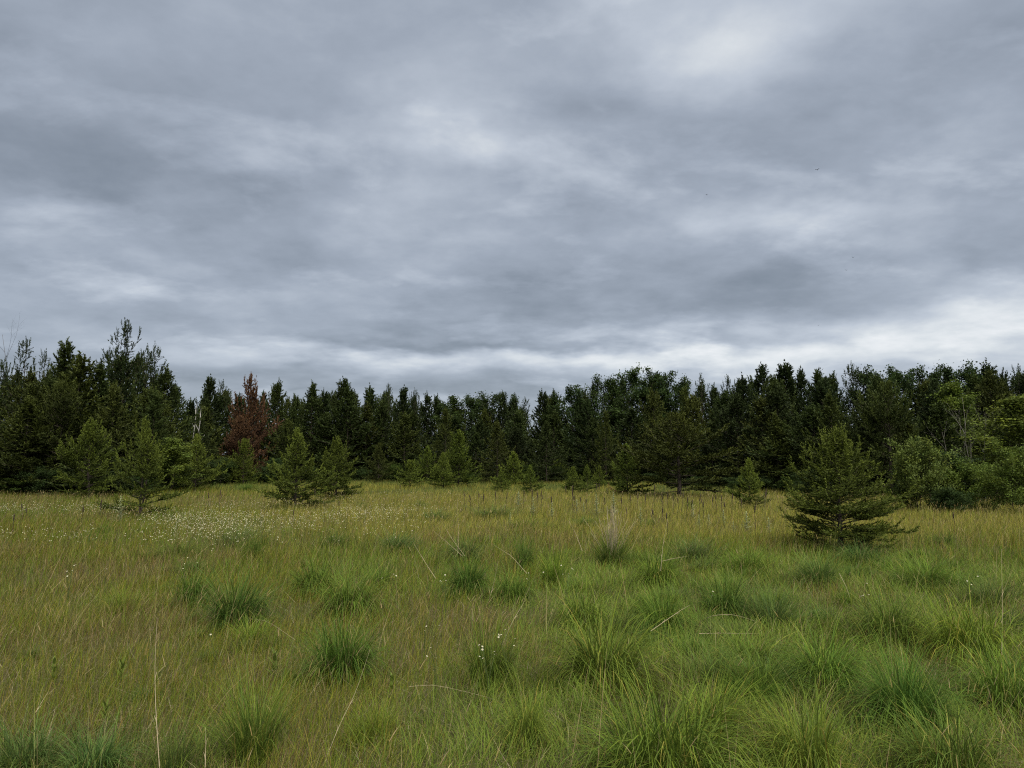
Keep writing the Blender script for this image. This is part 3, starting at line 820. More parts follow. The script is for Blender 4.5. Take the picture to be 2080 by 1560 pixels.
# ------------------------------------------------------------------ broadleaved trees
def broadleaf(seed, H, Rr, z0, n_limb, leaf, n_leaf, tr=0.014, stems=1, clump=0.16, bark=None, top=0.75, rise=45):
    rng = np.random.default_rng(seed)
    wood, crown = MB(), MB()
    tips = []
    for si in range(stems):
        ph = rng.random() * 6.283
        off = np.array([math.cos(ph), math.sin(ph), 0]) * (0 if stems == 1 else Rr * rng.uniform(0.15, 0.6))
        Hs = H * (1 if si == 0 else rng.uniform(0.7, 0.95))
        zs = np.linspace(-0.05, Hs * 0.96, 10)
        P = np.stack([np.cumsum(rng.normal(0, 0.012 * H, 10)), np.cumsum(rng.normal(0, 0.012 * H, 10)), zs], 1)
        P[:, :2] -= P[0, :2]; P[:, :2] += off[:2] * (0.6 + 0.6 * np.linspace(0, 1, 10))[:, None]
        wood.tube(P, tr * H * (1 - 0.9 * np.linspace(0, 1, 10)), 7)
        nl = n_limb // stems
        for j in range(nl):
            u = z0 + (0.98 - z0) * (j + rng.random()) / nl
            p0 = np.array([np.interp(u * Hs, zs, P[:, k]) for k in range(3)])
            prof = math.sin(min(1.0, (u - z0) / (1.0001 - z0) * 0.72 + 0.22) * math.pi) ** 0.7
            bl = Rr * prof * rng.uniform(0.6, 1.1) + 0.05 * H
            a = j * 2.4 + rng.normal(0, 0.4); e = R(rise * rng.uniform(0.5, 1.3) * (0.6 + 0.7 * u))
            d = np.array([math.cos(a) * math.cos(e), math.sin(a) * math.cos(e), math.sin(e)])
            pts = [p0]
            for q in range(5):
                d = unit(d + rng.normal(0, 0.14, 3) + np.array([0, 0, 0.04])); pts.append(pts[-1] + d * bl / 5)
            pts = np.array(pts)
            wood.tube(pts, tr * H * 0.32 * (bl / Rr) ** 0.6 * (1 - 0.85 * np.linspace(0, 1, 6)), 4)
            for q in range(2, 6):
                for w in range(3):
                    dd = unit(unit(pts[min(q, 5)] - pts[q - 1]) + rng.normal(0, 0.65, 3))
                    l = bl * 0.30 * rng.uniform(0.5, 1.2)
                    e2 = pts[q] + dd * l
                    wood.tube(np.array([pts[q], pts[q] + dd * l * 0.5, e2]), [tr * H * .05, tr * H * .04, tr * H * .02], 3)
                    tips.append((pts[q] * 0.4 + e2 * 0.6, e2))
    tips = np.array(tips)                        # (m,2,3)
    m = len(tips)
    k = n_leaf // m + 1
    A = np.repeat(tips[:, 0], k, 0); Bq = np.repeat(tips[:, 1], k, 0)
    t = rng.random((m * k, 1))
    Pc = A * (1 - t) + Bq * t + rng.normal(0, clump, (m * k, 3)) * np.array([1, 1, 0.8])
    n = len(Pc)
    nrm = unit(rng.normal(0, 0.75, (n, 3)) + np.array([0, 0, 0.55]))
    ax = unit(np.cross(nrm, rng.normal(0, 1, (n, 3)))); bx = np.cross(nrm, ax)
    s = leaf * (0.6 + 0.7 * rng.random((n, 1)))
    Vv = np.stack([Pc - ax * s * .5, Pc + bx * s * .36 + nrm * s * .06, Pc + ax * s * .5, Pc - bx * s * .36 + nrm * s * .06], 1).reshape(-1, 3)
    q = np.arange(n)[:, None] * 4
    F = np.concatenate([q + np.array([[0, 1, 2]]), q + np.array([[0, 2, 3]])])
    cc = pick(rng, m, [(6, (1, 1, 1)), (3, (1.2, 1.15, .95)), (2, (.8, .85, .95))])
    C = np.repeat(np.repeat(cc, k, 0) * (0.8 + 0.4 * rng.random((n, 1))), 4, 0)
    crown.add(Vv, F, C)
    W = 2 * np.quantile(np.hypot(Pc[:, 0], Pc[:, 1]), 0.96)
    return wood.mesh('broadleaf_wood', bark or M_BARK), crown.mesh('broadleaf_crown', M_LEAF), float(W), float(np.quantile(Pc[:, 2], 0.998))


PROTO['oak'] = [broadleaf(300 + i, 8.0, 1.9, 0.25, 26, 0.15, 8000, clump=0.17) for i in range(4)]
PROTO['aspen'] = [broadleaf(320 + i, 5.0, 1.15, 0.20, 32, 0.095, 11000, tr=0.008, clump=0.12, bark=M_BARK, rise=55) for i in range(3)]
PROTO['shrub'] = [broadleaf(340 + i, 2.6, 1.35, 0.06, 44, 0.080, 13000, tr=0.007, stems=4, clump=0.10, bark=M_BARK, rise=50) for i in range(3)]

trng = random.Random(19)
_count = {}


def plant_tree(name, kind, x, y, H, W, color, label, cat, group=None, variant=None, jitter=0.10, spin=None):
    i = _count.get(kind, 0); _count[kind] = i + 1
    wm, cm, W0, H0 = PROTO[kind][(i if variant is None else variant) % len(PROTO[kind])]
    t = empty(name, label, cat, (x, y, gz1(x, y)), trng.random() * 6.283 if spin is None else spin, group)
    t.scale = (W / W0, W / W0, H / H0)
    part('trunk', wm, t)
    k = trng.uniform(1 - jitter, 1 + jitter)
    part('crown', cm, t, tuple(c * k * trng.uniform(.96, 1.04) for c in color))
    return t


C_YOUNG = (.076, .100, .018)
C_FOREST = (.029, .042, .012)
C_DARK = (.021, .032, .011)
C_OLIVE = (.042, .053, .013)
C_OAK = (.031, .051, .014)
C_ASPEN = (.084, .118, .020)

# ---- lone pines standing in the meadow: px, foot row, top row, width px, kind, label
SOLO = [
    (1708, 1100, 858, 222, 'hero', 'largest lone pine in the right middle ground, with low spreading branches'),
    (600, 1022, 868, 122, 'young', 'dense dark young pine left of centre, nearer of the joined pair'),
    (682, 1005, 884, 100, 'young', 'young pine with upturned tips, right-hand one of the joined pair'),
    (282, 1042, 842, 138, 'scraggly', 'scraggly young pine with two leaders, nearest on the left'),
    (182, 1005, 848, 122, 'scraggly', 'light green young pine left of the scraggly two-leader pine'),
    (396, 990, 880, 72, 'young', 'thin sapling pine with a bare lower stem, right of the scraggly pine'),
    (832, 985, 934, 48, 'young', 'small bushy pine seedling, leftmost of the row along the golden grass'),
    (900, 986, 918, 52, 'young', 'slim small pine standing against the left side of the taller dark pine'),
    (932, 983, 872, 92, 'young', 'taller dark young pine with a visible stem, left of the centre line'),
    (1017, 995, 953, 34, 'young', 'tiny pine left of the bushy one, nearest the photo centre'),
    (1043, 983, 916, 60, 'young', 'bushy round young pine near the photo centre'),
    (1077, 997, 944, 40, 'young', 'tiny dark pine standing in front and right of the bushy central pine'),
    (1132, 976, 932, 44, 'young', 'faint young pine farthest back at the forest edge right of centre'),
    (1165, 997, 946, 44, 'young', 'small pine left of a close pair of thin seedlings'),
    (1193, 994, 942, 32, 'young', 'thin open seedling pine, left one of a close pair'),
    (1218, 984, 944, 30, 'young', 'thin seedling pine, right one of a close pair'),
    (1274, 998, 898, 82, 'young', 'pointed young pine with a dead reddish branch at its foot'),
    (1380, 1000, 832, 235, 'spreading', 'big dark spreading pine with bare low limbs, right of centre'),
    (1524, 1027, 934, 66, 'young', 'small upright pine between the spreading pine and the largest lone pine'),
]
for n_, (px, pf, pt, wpx, kind, lab) in enumerate(SOLO):
    x, y = on_plane(px, pf, 0.22)
    zt = at_depth(px, pt, y)[2]
    plant_tree('young_pine' if kind != 'spreading' else 'pine_tree', kind, x, y, zt, wpx / FPX * y * (1.22 if wpx < 75 else 1.1 if wpx < 125 else 1.0), tuple(v * (.84 if kind == 'hero' else 1.18 if wpx < 85 else .95) for v in C_YOUNG) if kind != 'spreading' else (.048, .058, .013), lab, 'pine tree', 'pines standing in the meadow',
               spin=3.8 if kind == 'hero' else None, variant=None)

# dead reddish branch under the pointed young pine
x, y = on_plane(1274, 998, 0.22)
mb = MB(); r_ = np.random.default_rng(5)
pts = np.array([[0, 0, .30], [-.25, -.05, .24], [-.5, -.1, .27], [-.72, -.12, .38], [-.85, -.12, .55]])
mb.tube(pts, [.03, .026, .02, .014, .006], 5, (.12, .05, .035))
O = np.repeat(pts[1:], 5, 0); D = unit(r_.normal(0, 1, (len(O), 3)) + np.array([-.4, 0, .3]))
needle_shoots(mb, O, D, np.full(len(O), .16), 12, .06, .009, r_, np.tile([.15, .05, .032], (len(O), 1)))
b = solid('dead_branch', mb.mesh('dead_branch', M_STRAW), 'dead reddish brown branch lying at the foot of the pointed young pine', 'branch', loc=(x, y, gz1(x, y)))

# ---- skyline trees: px of tip, row of tip, distance, kind, width (m), colour, label
SKY = [
    (12, 722, 42, 'sparse', 1.6, C_DARK, 'thin half-bare pine at the left edge of the photo'),
    (56, 684, 41, 'sparse', 2.2, C_DARK, 'open ragged pine, first tall one from the left edge'),
    (92, 708, 42, 'sparse', 1.9, C_DARK, 'open pine slightly lower, right beside the first ragged one'),
    (136, 685, 40, 'spruce', 2.6, C_FOREST, 'dense dark pointed conifer left of the tallest pine'),
    (168, 712, 37, 'forest', 4.4, C_OLIVE, 'broad olive pine filling the front of the left cluster'),
    (205, 728, 38, 'forest', 3.4, C_FOREST, 'pine between the broad olive one and the tallest pine'),
    (258, 645, 41, 'sparse', 3.2, C_DARK, 'tallest tree on the left, an open two-leader pine against the sky'),
    (310, 692, 43, 'sparse', 2.0, C_DARK, 'slender open pine directly right of the tallest one'),
    (226, 705, 42, 'sparse', 2.2, C_DARK, 'open pine leaning on the left side of the tallest one'),
    (338, 738, 42, 'forest', 3.0, C_FOREST, 'sloping-shouldered pine at the right end of the left cluster'),
    (358, 775, 44, 'forest', 2.4, C_FOREST, 'lowest pine stepping down at the right end of the left cluster'),
    (388, 806, 52, 'forest', 2.6, C_DARK, 'low dark pine behind the white birch snags'),
    (428, 760, 55, 'spruce', 2.3, C_DARK, 'pointed spire conifer right of the dip after the left cluster'),
    (452, 770, 57, 'sparse', 2.4, C_DARK, 'open-topped pine right of the pointed spire conifer'),
    (485, 796, 56, 'forest', 2.6, C_DARK, 'dark pine squeezed between the open-topped pine and the rust-brown one'),
    (566, 765, 57, 'spruce', 2.2, C_FOREST, 'dark double-tipped conifer just right of the rust-brown pine'),
    (600, 798, 57, 'forest', 3.0, C_FOREST, 'low rounded pine right of the double-tipped conifer'),
    (635, 772, 56, 'forest', 3.2, C_FOREST, 'conical pine with a clear tip above the dense young pine'),
    (660, 788, 58, 'spruce', 2.0, C_DARK, 'narrow small spire next to the conical pine above the joined pair'),
    (697, 764, 56, 'spruce', 2.6, C_FOREST, 'ragged spire, tallest above the right-hand pine of the joined pair'),
    (708, 776, 55, 'forest', 3.0, C_FOREST, 'full conical pine immediately right of the ragged spire'),
    (752, 779, 57, 'forest', 2.8, C_FOREST, 'even pine tip midway between the ragged spire and the candelabra pine'),
    (789, 777, 58, 'sparse', 2.2, C_DARK, 'candelabra-topped pine left of centre on the tree line'),
    (820, 783, 58, 'spruce', 2.2, C_DARK, 'dark spire right of the candelabra-topped pine'),
    (843, 787, 59, 'sparse', 1.5, C_DARK, 'thin wispy tip right of the dark spire'),
    (868, 793, 60, 'spruce', 2.0, C_DARK, 'dark spire above the small bushy seedling'),
    (888, 798, 61, 'forest', 2.4, C_DARK, 'low blunt tip before the rounded leafy crowns begin'),
    (925, 804, 60, 'oak', 3.4, C_OAK, 'round leafy crown at the lowest part of the tree line, left of centre'),
    (965, 803, 61, 'oak', 3.0, C_OAK, 'second round leafy crown at the lowest part of the tree line'),
    (998, 795, 62, 'oak', 3.4, C_OAK, 'dark lumpy leafy crown just left of the centre line'),
    (1020, 794, 61, 'forest', 2.4, C_DARK, 'blunt dark conifer poking from the lumpy leafy crowns'),
    (1048, 802, 63, 'oak', 2.6, C_OAK, 'leafy crown right of the centre line, before the notch of sky'),
    (1066, 806, 62, 'sparse', 2.0, C_DARK, 'airy small tree in the notch of sky right of centre'),
    (1103, 789, 59, 'spruce', 2.4, C_DARK, 'left one of two close conifers right of the notch of sky'),
    (1126, 788, 58, 'forest', 2.6, C_FOREST, 'right one of two close conifers right of the notch of sky'),
    (1166, 782, 58, 'oak', 3.2, C_OAK, 'leafy tree where the tree line begins to climb rightwards'),
    (1204, 772, 58, 'forest', 2.0, C_DARK, 'small conifer tip between two leafy crowns on the climb'),
    (1230, 764, 57, 'oak', 3.4, C_OAK, 'leafy tree left of the tallest leafy crown'),
    (1272, 748, 57, 'oak', 3.4, C_OAK, 'tallest leafy crown right of centre'),
    (1312, 750, 57, 'oak', 3.4, C_OAK, 'leafy crown right beside the tallest leafy one'),
    (1352, 757, 56, 'oak', 3.0, C_OAK, 'dark single-peaked leafy crown right of the twin leafy crowns'),
    (1378, 768, 56, 'oak', 2.8, C_OAK, 'shoulder of leaves sloping down to the gap above the spreading pine'),
    (1424, 757, 52, 'sparse', 2.2, C_DARK, 'open bluish pine right of the sky gap above the spreading pine'),
    (1449, 776, 52, 'forest', 2.4, C_DARK, 'low pine right of the open bluish pine'),
    (1478, 759, 49, 'sparse', 2.2, C_DARK, 'two-pronged pine midway to the narrow sharp spruce'),
    (1508, 757, 48, 'forest', 2.6, C_DARK, 'blunt pine left of the narrow sharp spruce'),
    (1545, 734, 46, 'spruce', 2.2, C_DARK, 'narrow sharp spruce rising above the right half of the tree line'),
    (1594, 730, 45, 'spruce', 3.0, C_DARK, 'thick dark spruce, right of the narrow sharp one'),
    (1626, 741, 45, 'forest', 2.4, C_DARK, 'pine leaning on the right side of the thick dark spruce'),
    (1660, 743, 44, 'forest', 2.6, C_FOREST, 'twin-tipped pine above the left side of the largest lone pine'),
    (1692, 751, 44, 'forest', 2.4, C_FOREST, 'blunt pine straight above the largest lone pine'),
    (1733, 732, 43, 'sparse', 1.9, C_DARK, 'tufted pine top standing out right above the largest lone pine'),
    (1768, 746, 43, 'oak', 2.6, C_OAK, 'leafy crown right of the tufted pine top'),
    (1800, 745, 42, 'oak', 2.8, C_OAK, 'even leafy crown, second right of the tufted pine top'),
    (1836, 750, 42, 'oak', 2.8, C_OAK, 'even leafy crown, third right of the tufted pine top'),
    (1872, 748, 41, 'oak', 2.8, C_OAK, 'even leafy crown, fourth right of the tufted pine top'),
    (1920, 741, 41, 'forest', 2.2, C_DARK, 'dark blunt conifer before the pale bare tree'),
    (1945, 738, 41, 'oak', 2.6, C_OAK, 'dark round crown right behind the pale bare tree'),
    (1972, 738, 41, 'sparse', 1.6, C_DARK, 'thin grey-green tip left of the ragged pine at the right edge'),
    (2004, 725, 40, 'spruce', 2.4, C_DARK, 'ragged tall pine near the right edge of the photo'),
    (2036, 745, 40, 'forest', 2.4, C_DARK, 'pine right of the ragged tall one near the right edge'),
    (2066, 739, 39, 'sparse', 2.2, C_DARK, 'open-branched pine cut by the right edge'),
]
for px, pt, d, kind, w, col, lab in SKY:
    x, y, zt = at_depth(px, pt, d)
    nm, ct = ('leafy_tree', 'tree') if kind == 'oak' else ('pine_tree', 'pine tree')
    plant_tree(nm, kind, x, y, zt, w * (1.15 if kind == 'oak' else 1.35 if kind == 'sparse' else 1.75), col, lab, ct, 'trees of the forest edge')

# ---- trees in front of the skyline: px, top row, distance, kind, width m, colour, label, name, category
FRONT = [
    (520, 753, 54, 'scraggly', 4.6, (.080, .043, .023), 'rust-brown dying pine in the tree line left of centre', 'pine_tree', 'pine tree'),
    (488, 842, 52.0, 'scraggly', 3.6, (.078, .044, .024), 'lower rusty pine leaning on the left of the rust-brown one', 'pine_tree', 'pine tree'),
    (60, 800, 34, 'forest', 4.6, C_OLIVE, 'wide olive pine at the left edge reaching down to the grass', 'pine_tree', 'pine tree'),
    (130, 770, 35, 'spreading', 5.0, C_OLIVE, 'wide low-limbed pine with its dark trunk showing on the left', 'pine_tree', 'pine tree'),
    (235, 770, 36, 'forest', 4.2, C_OLIVE, 'olive pine in front of the tallest two-leader pine', 'pine_tree', 'pine tree'),
    (318, 790, 37, 'forest', 3.6, C_FOREST, 'pine behind the scraggly two-leader young pine', 'pine_tree', 'pine tree'),
    (410, 835, 46, 'forest', 2.8, C_FOREST, 'grey-green pine beside the white birch snags', 'pine_tree', 'pine tree'),
    (497, 888, 48, 'young', 1.9, C_YOUNG, 'lighter young pine under the rust-brown one', 'young_pine', 'pine tree'),
    (350, 890, 36, 'aspen', 2.4, C_ASPEN, 'small leafy tree behind the thin sapling pine', 'leafy_tree', 'tree'),
    (1575, 832, 37, 'forest', 2.9, C_OLIVE, 'feathery light olive pine left behind the largest lone pine', 'pine_tree', 'pine tree'),
    (1685, 790, 35, 'forest', 3.6, C_OLIVE, 'broad olive pine straight behind the largest lone pine', 'pine_tree', 'pine tree'),
    (1800, 768, 32, 'spreading', 4.2, C_OLIVE, 'broad yellowish pine with a dark hollow below, right of the largest lone pine', 'pine_tree', 'pine tree'),
    (1920, 775, 33, 'aspen', 2.9, C_ASPEN, 'light green leafy tree left of the pale bare tree', 'leafy_tree', 'tree'),
    (2050, 803, 27, 'aspen', 3.0, (.096, .130, .022), 'pale green aspen at the right edge with fluttering leaves', 'leafy_tree', 'tree'),
    (1985, 930, 22.5, 'shrub', 2.0, C_ASPEN, 'dark-based leafy bush between the two pale leafy bushes on the right', 'leafy_shrub', 'shrub'),
    (1870, 888, 22.5, 'shrub', 2.1, (.098, .132, .028), 'pale-leaved bush at the forest edge right of the largest lone pine', 'leafy_shrub', 'shrub'),
    (2060, 895, 21, 'shrub', 2.2, (.094, .130, .022), 'leafy bush cut by the right edge of the photo', 'leafy_shrub', 'shrub'),
    (1925, 915, 23.5, 'aspen', 1.8, C_OAK, 'shaded sapling behind the pale-leaved bush', 'leafy_tree', 'tree'),
    (1830, 985, 23, 'shrub', 1.0, C_ASPEN, 'low bush at the left foot of the pale-leaved bush', 'leafy_shrub', 'shrub'),
    (1945, 990, 21.5, 'shrub', 1.5, C_OAK, 'low dark bush at the grass edge under the bare tree', 'leafy_shrub', 'shrub'),
    (470, 925, 48, 'shrub', 2.2, C_ASPEN, 'low green bush at the forest edge below the rusty pines', 'leafy_shrub', 'shrub'),
    (440, 930, 47, 'shrub', 2.2, C_OAK, 'low bush right of the thin sapling pine at the forest edge', 'leafy_shrub', 'shrub'),
    (545, 928, 49, 'shrub', 2.4, C_OAK, 'low bush at the forest edge behind the dense young pine', 'leafy_shrub', 'shrub'),
    (868, 905, 50, 'young', 2.2, C_YOUNG, 'young pine at the forest edge behind the slim small pine', 'young_pine', 'pine tree'),
    (770, 900, 51, 'young', 2.0, C_OLIVE, 'dim young pine at the forest edge right of the joined pair', 'young_pine', 'pine tree'),
    (1010, 850, 51, 'forest', 3.2, C_OLIVE, 'feathery pine behind the bushy central young pine', 'pine_tree', 'pine tree'),
    (905, 825, 52, 'forest', 3.4, C_OLIVE, 'yellowish broad pine behind the taller dark young pine', 'pine_tree', 'pine tree'),
    (1110, 850, 51, 'forest', 3.2, C_FOREST, 'forest-edge pine behind the faint young pine right of centre', 'pine_tree', 'pine tree'),
    (1230, 830, 51, 'forest', 3.2, C_OLIVE, 'forest-edge pine behind the pointed young pine', 'pine_tree', 'pine tree'),
]
for px, pt, d, kind, w, col, lab, nm, ct in FRONT:
    x, y, zt = at_depth(px, pt, d)
    plant_tree(nm, kind, x, y, zt, w, col, lab, ct, 'trees of the forest edge')

# ---- the rest of the forest edge, row behind row
sx = np.array([s[0] for s in SKY], float); sy = np.array([s[1] for s in SKY], float)
od = np.argsort(sx); sx, sy = sx[od], sy[od]
frng = random.Random(3)
ROWS = ['lowest pine at the grass edge', 'front-row pine', 'second-row pine', 'third-row pine', 'fourth-row pine', 'rearmost pine tip']
for row, (dd, drop, gapm) in enumerate(((-0.8, 95, 6.0), (1.0, 52, 2.9), (3.2, 32, 2.7), (5.6, 20, 2.8), (9.0, 13, 2.8), (12.5, 11, 3.0))):
    px = -330.0 + frng.random() * 60
    while px < 2420:
        d = edge_at(px) + dd + frng.uniform(-0.9, 0.9)
        if 1780 < px: d += 6.0
        top = float(np.interp(px, sx, sy)) + drop * frng.uniform(0.6, 1.5) + (34 if px < 345 else 4)
        if ((-70 < px < 2150) or row in (1, 2)) and not (row < 3 and 462 < px < 572):
            x, y, zt = at_depth(px, top, d)
            kind = frng.choices(['forest', 'spruce', 'spreading', 'bushy'], [5, 1, 1 if 0 < row < 3 else 0, 0 if row == 0 else 7])[0]
            mark = min(MARKS, key=lambda q: abs(q[0] - px))[1]
            look = {'forest': 'full', 'spruce': 'narrow', 'spreading': 'wide', 'bushy': 'blunt'}[kind]
            w = {'forest': 5.2, 'spruce': 4.0, 'spreading': 5.6, 'bushy': 4.8}[kind] * frng.uniform(.85, 1.15) * (0.85 if row == 0 else 1)
            col = frng.choice([C_OLIVE, C_FOREST]) if row == 0 else frng.choice([C_FOREST, C_DARK, C_OLIVE, C_FOREST])
            plant_tree('pine_tree', kind, x, y, zt, w, col, ' '.join(('%s %s under %s' % (look, ROWS[row], mark)).split()[:16]), 'pine tree', 'pines filling the tree line', jitter=.2)
        px += gapm / d * FPX * frng.uniform(0.8, 1.2)

# ---- shrubs and saplings feathering the forest edge
erng = random.Random(41)
px = 20.0
while px < 1800:
    d = edge_at(px) - erng.uniform(0.6, 2.6)
    x, y, _ = at_depth(px, 900, d)
    mark = min(MARKS, key=lambda q: abs(q[0] - px))[1]
    if not 330 < px < 480:
        if erng.random() < (1.0 if 780 < px < 1560 else 0.6):
            plant_tree('leafy_shrub', 'shrub', x, y, erng.uniform(.7, 1.5), erng.uniform(1.2, 2.6), erng.choice([C_OAK, C_OAK, (.05, .078, .016)]), 'low forest-edge shrub below ' + mark, 'shrub', 'low shrubs along the forest edge')
        else:
            plant_tree('young_pine', 'young', x, y, erng.uniform(1.0, 2.0), erng.uniform(.8, 1.4), C_OLIVE, 'shaded edge sapling below ' + mark, 'pine tree', 'sapling pines along the forest edge')
    px += erng.uniform(38, 95)

# ---- bare and broken trees
def bare_tree(seed, H, Rr, mat, n=12, tr=0.010, stems=2):
    rng = np.random.default_rng(seed); mb = MB()

    def grow(p, d, l, r, depth):
        pts = [p]
        for q in range(5):
            d = unit(d + rng.normal(0, 0.09, 3) + np.array([0, 0, 0.05])); pts.append(pts[-1] + d * l / 5)
        pts = np.array(pts); mb.tube(pts, r * (1 - 0.8 * np.linspace(0, 1, 6)), 5 if depth < 2 else 3)
        if depth < 3:
            for j in range((n, 5, 3)[depth]):
                f = rng.uniform(0.25, 0.95); q = f * 5; i = int(q)
                b = pts[i] * (1 - q + i) + pts[min(i + 1, 5)] * (q - i)
                rv = rng.normal(0, 1, 3); sdv = unit(rv - d * (rv @ d))
                grow(b, unit(d * 0.85 + sdv * 0.55 + np.array([0, 0, .2])), l * (0.5 - 0.28 * f) * rng.uniform(.6, 1.2) + 0.1, r * 0.42 * (1.1 - f * 0.6), depth + 1)

    for s in range(stems):
        grow(np.array([rng.normal(0, .15), rng.normal(0, .15), -0.05]), unit(np.array([rng.normal(0, .07), rng.normal(0, .07), 1])), H * (1 if s == 0 else .8), tr * H, 0)
    return mb.mesh('bare_wood', mat)


x, y, zt = at_depth(1990, 800, 27)
t = empty('bare_tree', 'pale bare leafless tree standing among the bushes on the right', 'tree', (x, y, gz1(x, y)))
part('trunk', bare_tree(8, zt, 1, M_GREYWOOD, 8, .0032, 2), t)
x, y, zt = at_depth(1935, 868, 24)
t = empty('bare_tree', 'small bare grey sapling left of the tall bare tree', 'tree', (x, y, gz1(x, y)))
part('trunk', bare_tree(9, zt, 1, M_GREYWOOD, 5, .003, 1), t)
x, y, zt = at_depth(38, 678, 43)
t = empty('bare_tree', 'dead grey pine top with bare twigs at the far left', 'tree', (x, y, gz1(x, y)))
part('trunk', bare_tree(10, zt, 1, M_BARK, 7, .0035, 1), t)
for px, pt, lean_, lab in ((398, 832, -.05, 'broken white birch trunk, left one of two among the dark pines'), (407, 840, -.06, 'broken white birch trunk, right one of two among the dark pines')):
    x, y, zt = at_depth(px, pt, 45.4)
    mb = MB(); zs = np.linspace(-.05, zt, 9)
    mb.tube(np.stack([(zs - zt) * -lean_ + .03 * np.sin(zs * 2), .02 * np.cos(zs * 3), zs], 1), .042 * (1 - .45 * zs / zt), 8)
    mb.tube(np.array([[-.02, 0, zt - .08], [.02, .0, zt + .12], [.03, 0, zt + .3]]), [.03, .02, .006], 5)
    t = empty('birch_snag', lab, 'dead tree', (x, y, gz1(x, y)), 0, 'broken birch trunks')
    part('trunk', mb.mesh('birch_snag', M_BIRCH), t)
    mb = MB()
    for q in range(2):
        z = zt * (.62 + .15 * q); s_ = -1 if q % 2 else 1
        mb.tube(np.array([[0 + (z - zt) * -lean_, 0, z], [s_ * .18, .05, z + .15], [s_ * .3, .05, z + .4]]), [.025, .018, .006], 4)
    part('branch_stubs', mb.mesh('birch_stubs', M_BIRCH), t)

# ------------------------------------------------------------------ dead spikes (last year's mullein) and pale live ones
def spike_meshes(seed, H):
    rng = np.random.default_rng(seed); st = MB(); hd = MB()
    zs = np.linspace(-.03, H * .76, 6); wx = np.cumsum(rng.normal(0, .006, 6)); wy = np.cumsum(rng.normal(0, .006, 6))
    st.tube(np.stack([wx, wy, zs], 1), np.linspace(.007, .0045, 6), 5)
    z2 = np.linspace(H * .74, H, 9)
    rr = .0135 * np.array([.5, .95, 1.05, .95, 1.1, .95, .9, .7, .2]) * rng.uniform(.85, 1.15, 9)
    hd.tube(np.stack([wx[-1] + .004 * np.arange(9) * rng.normal(0, .5), wy[-1] + 0 * z2, z2], 1), rr, 7)
    if rng.random() < 0.35:
        hd.tube(np.array([[wx[-1], wy[-1], H * .62], [wx[-1] + .05, wy[-1], H * .70], [wx[-1] + .06, wy[-1], H * .82]]), [.006, .011, .004], 5)
    return st.mesh('spike_stem', M_SEED), hd.mesh('spike_head', M_SEED)


SPK = [spike_meshes(i, 1.15) for i in range(6)]
# px, row of the tip, row of the foot (in the grass), label or None
SP = [(985, 1003, 1052), (1007, 997, 1040), (947, 995, 1035), (957, 1003, 1040), (972, 997, 1040), (1026, 1000, 1045), (1064, 996, 1045), (1077, 992, 1060), (1093, 997, 1042),
      (1102, 995, 1042), (1120, 1010, 1048), (1121, 1012, 1047), (1150, 990, 1032), (1165, 985, 1062), (1162, 1004, 1040), (1168, 1004, 1040), (1180, 1008, 1042), (1192, 1015, 1046),
      (1211, 984, 1030), (1217, 983, 1028), (1234, 991, 1035), (1225, 1010, 1046), (1260, 1012, 1050), (1280, 1005, 1044), (1295, 1002, 1042), (1314, 1003, 1044), (1328, 986, 1030),
      (1346, 1004, 1044), (1356, 1002, 1044), (1367, 1004, 1046), (1377, 1010, 1048), (1384, 1003, 1040), (1397, 1009, 1048), (1421, 1004, 1050), (1429, 1017, 1056), (1446, 1010, 1046),
      (1455, 1007, 1044), (1466, 1008, 1046), (1485, 1004, 1044), (1327, 1032, 1070), (1345, 1028, 1068), (1357, 1038, 1080), (1534, 1024, 1080), (1508, 1014, 1050), (1558, 994, 1040),
      (1552, 1000, 1040), (1939, 1038, 1078), (640, 990, 1030), (812, 982, 1012), (690, 1018, 1050), (598, 1036, 1062), (445, 993, 1040), (422, 1000, 1035), (45, 1022, 1060),
      (52, 1032, 1060), (24, 1048, 1090), (166, 1030, 1070), (200, 1015, 1060), (1405, 1015, 1046), (1475, 1020, 1055), (1271, 1030, 1062), (1240, 1032, 1064)]
SPIKE_AT = [(110, 'in the grass at the far left edge'), (250, 'in the left flower strip'), (440, 'left of the dense young pine, by the thin sapling'), (460, 'left of the dense young pine, alone'), (620, 'in the flowers at the foot of the dense young pine'),
            (670, 'between the pines of the joined pair'), (750, 'in the flowers right of the joined pair'), (900, 'beside the leftmost bushy pine seedling'), (960, 'below the taller dark young pine'), (980, 'right below the taller dark young pine'),
            (1012, 'below the tiny pine left of the bushy central one'), (1050, 'below the bushy round central pine'), (1085, 'under the tiny dark central pine'), (1110, 'right of the tiny dark central pine'), (1130, 'beside the bushy pale plant'),
            (1166, 'below the small pine left of the seedlings'), (1200, 'below the left thin seedling pine'), (1222, 'below the right thin seedling pine'), (1250, 'just left of the straw sheaf'), (1290, 'below the pointed young pine'),
            (1335, 'left of the big spreading pine trunk'), (1372, 'straight below the spreading pine trunk'), (1400, 'right below the spreading pine trunk'), (1435, 'near the tiny dark clump'), (1460, 'under the right limbs of the spreading pine'),
            (1500, 'right of the spreading pine'), (1545, 'in front of the small upright pine'), (1600, 'right beside the small upright pine'), (9999, 'in the golden strip right of the largest lone pine')]
def spike_label(px, h):
    return '%s dark dead flower spike %s' % ('tall' if h > 1.05 else 'short' if h < .8 else 'middling', next(t for lim, t in SPIKE_AT if px < lim)), 'dead flower spikes in the far grass'
srng = random.Random(5)
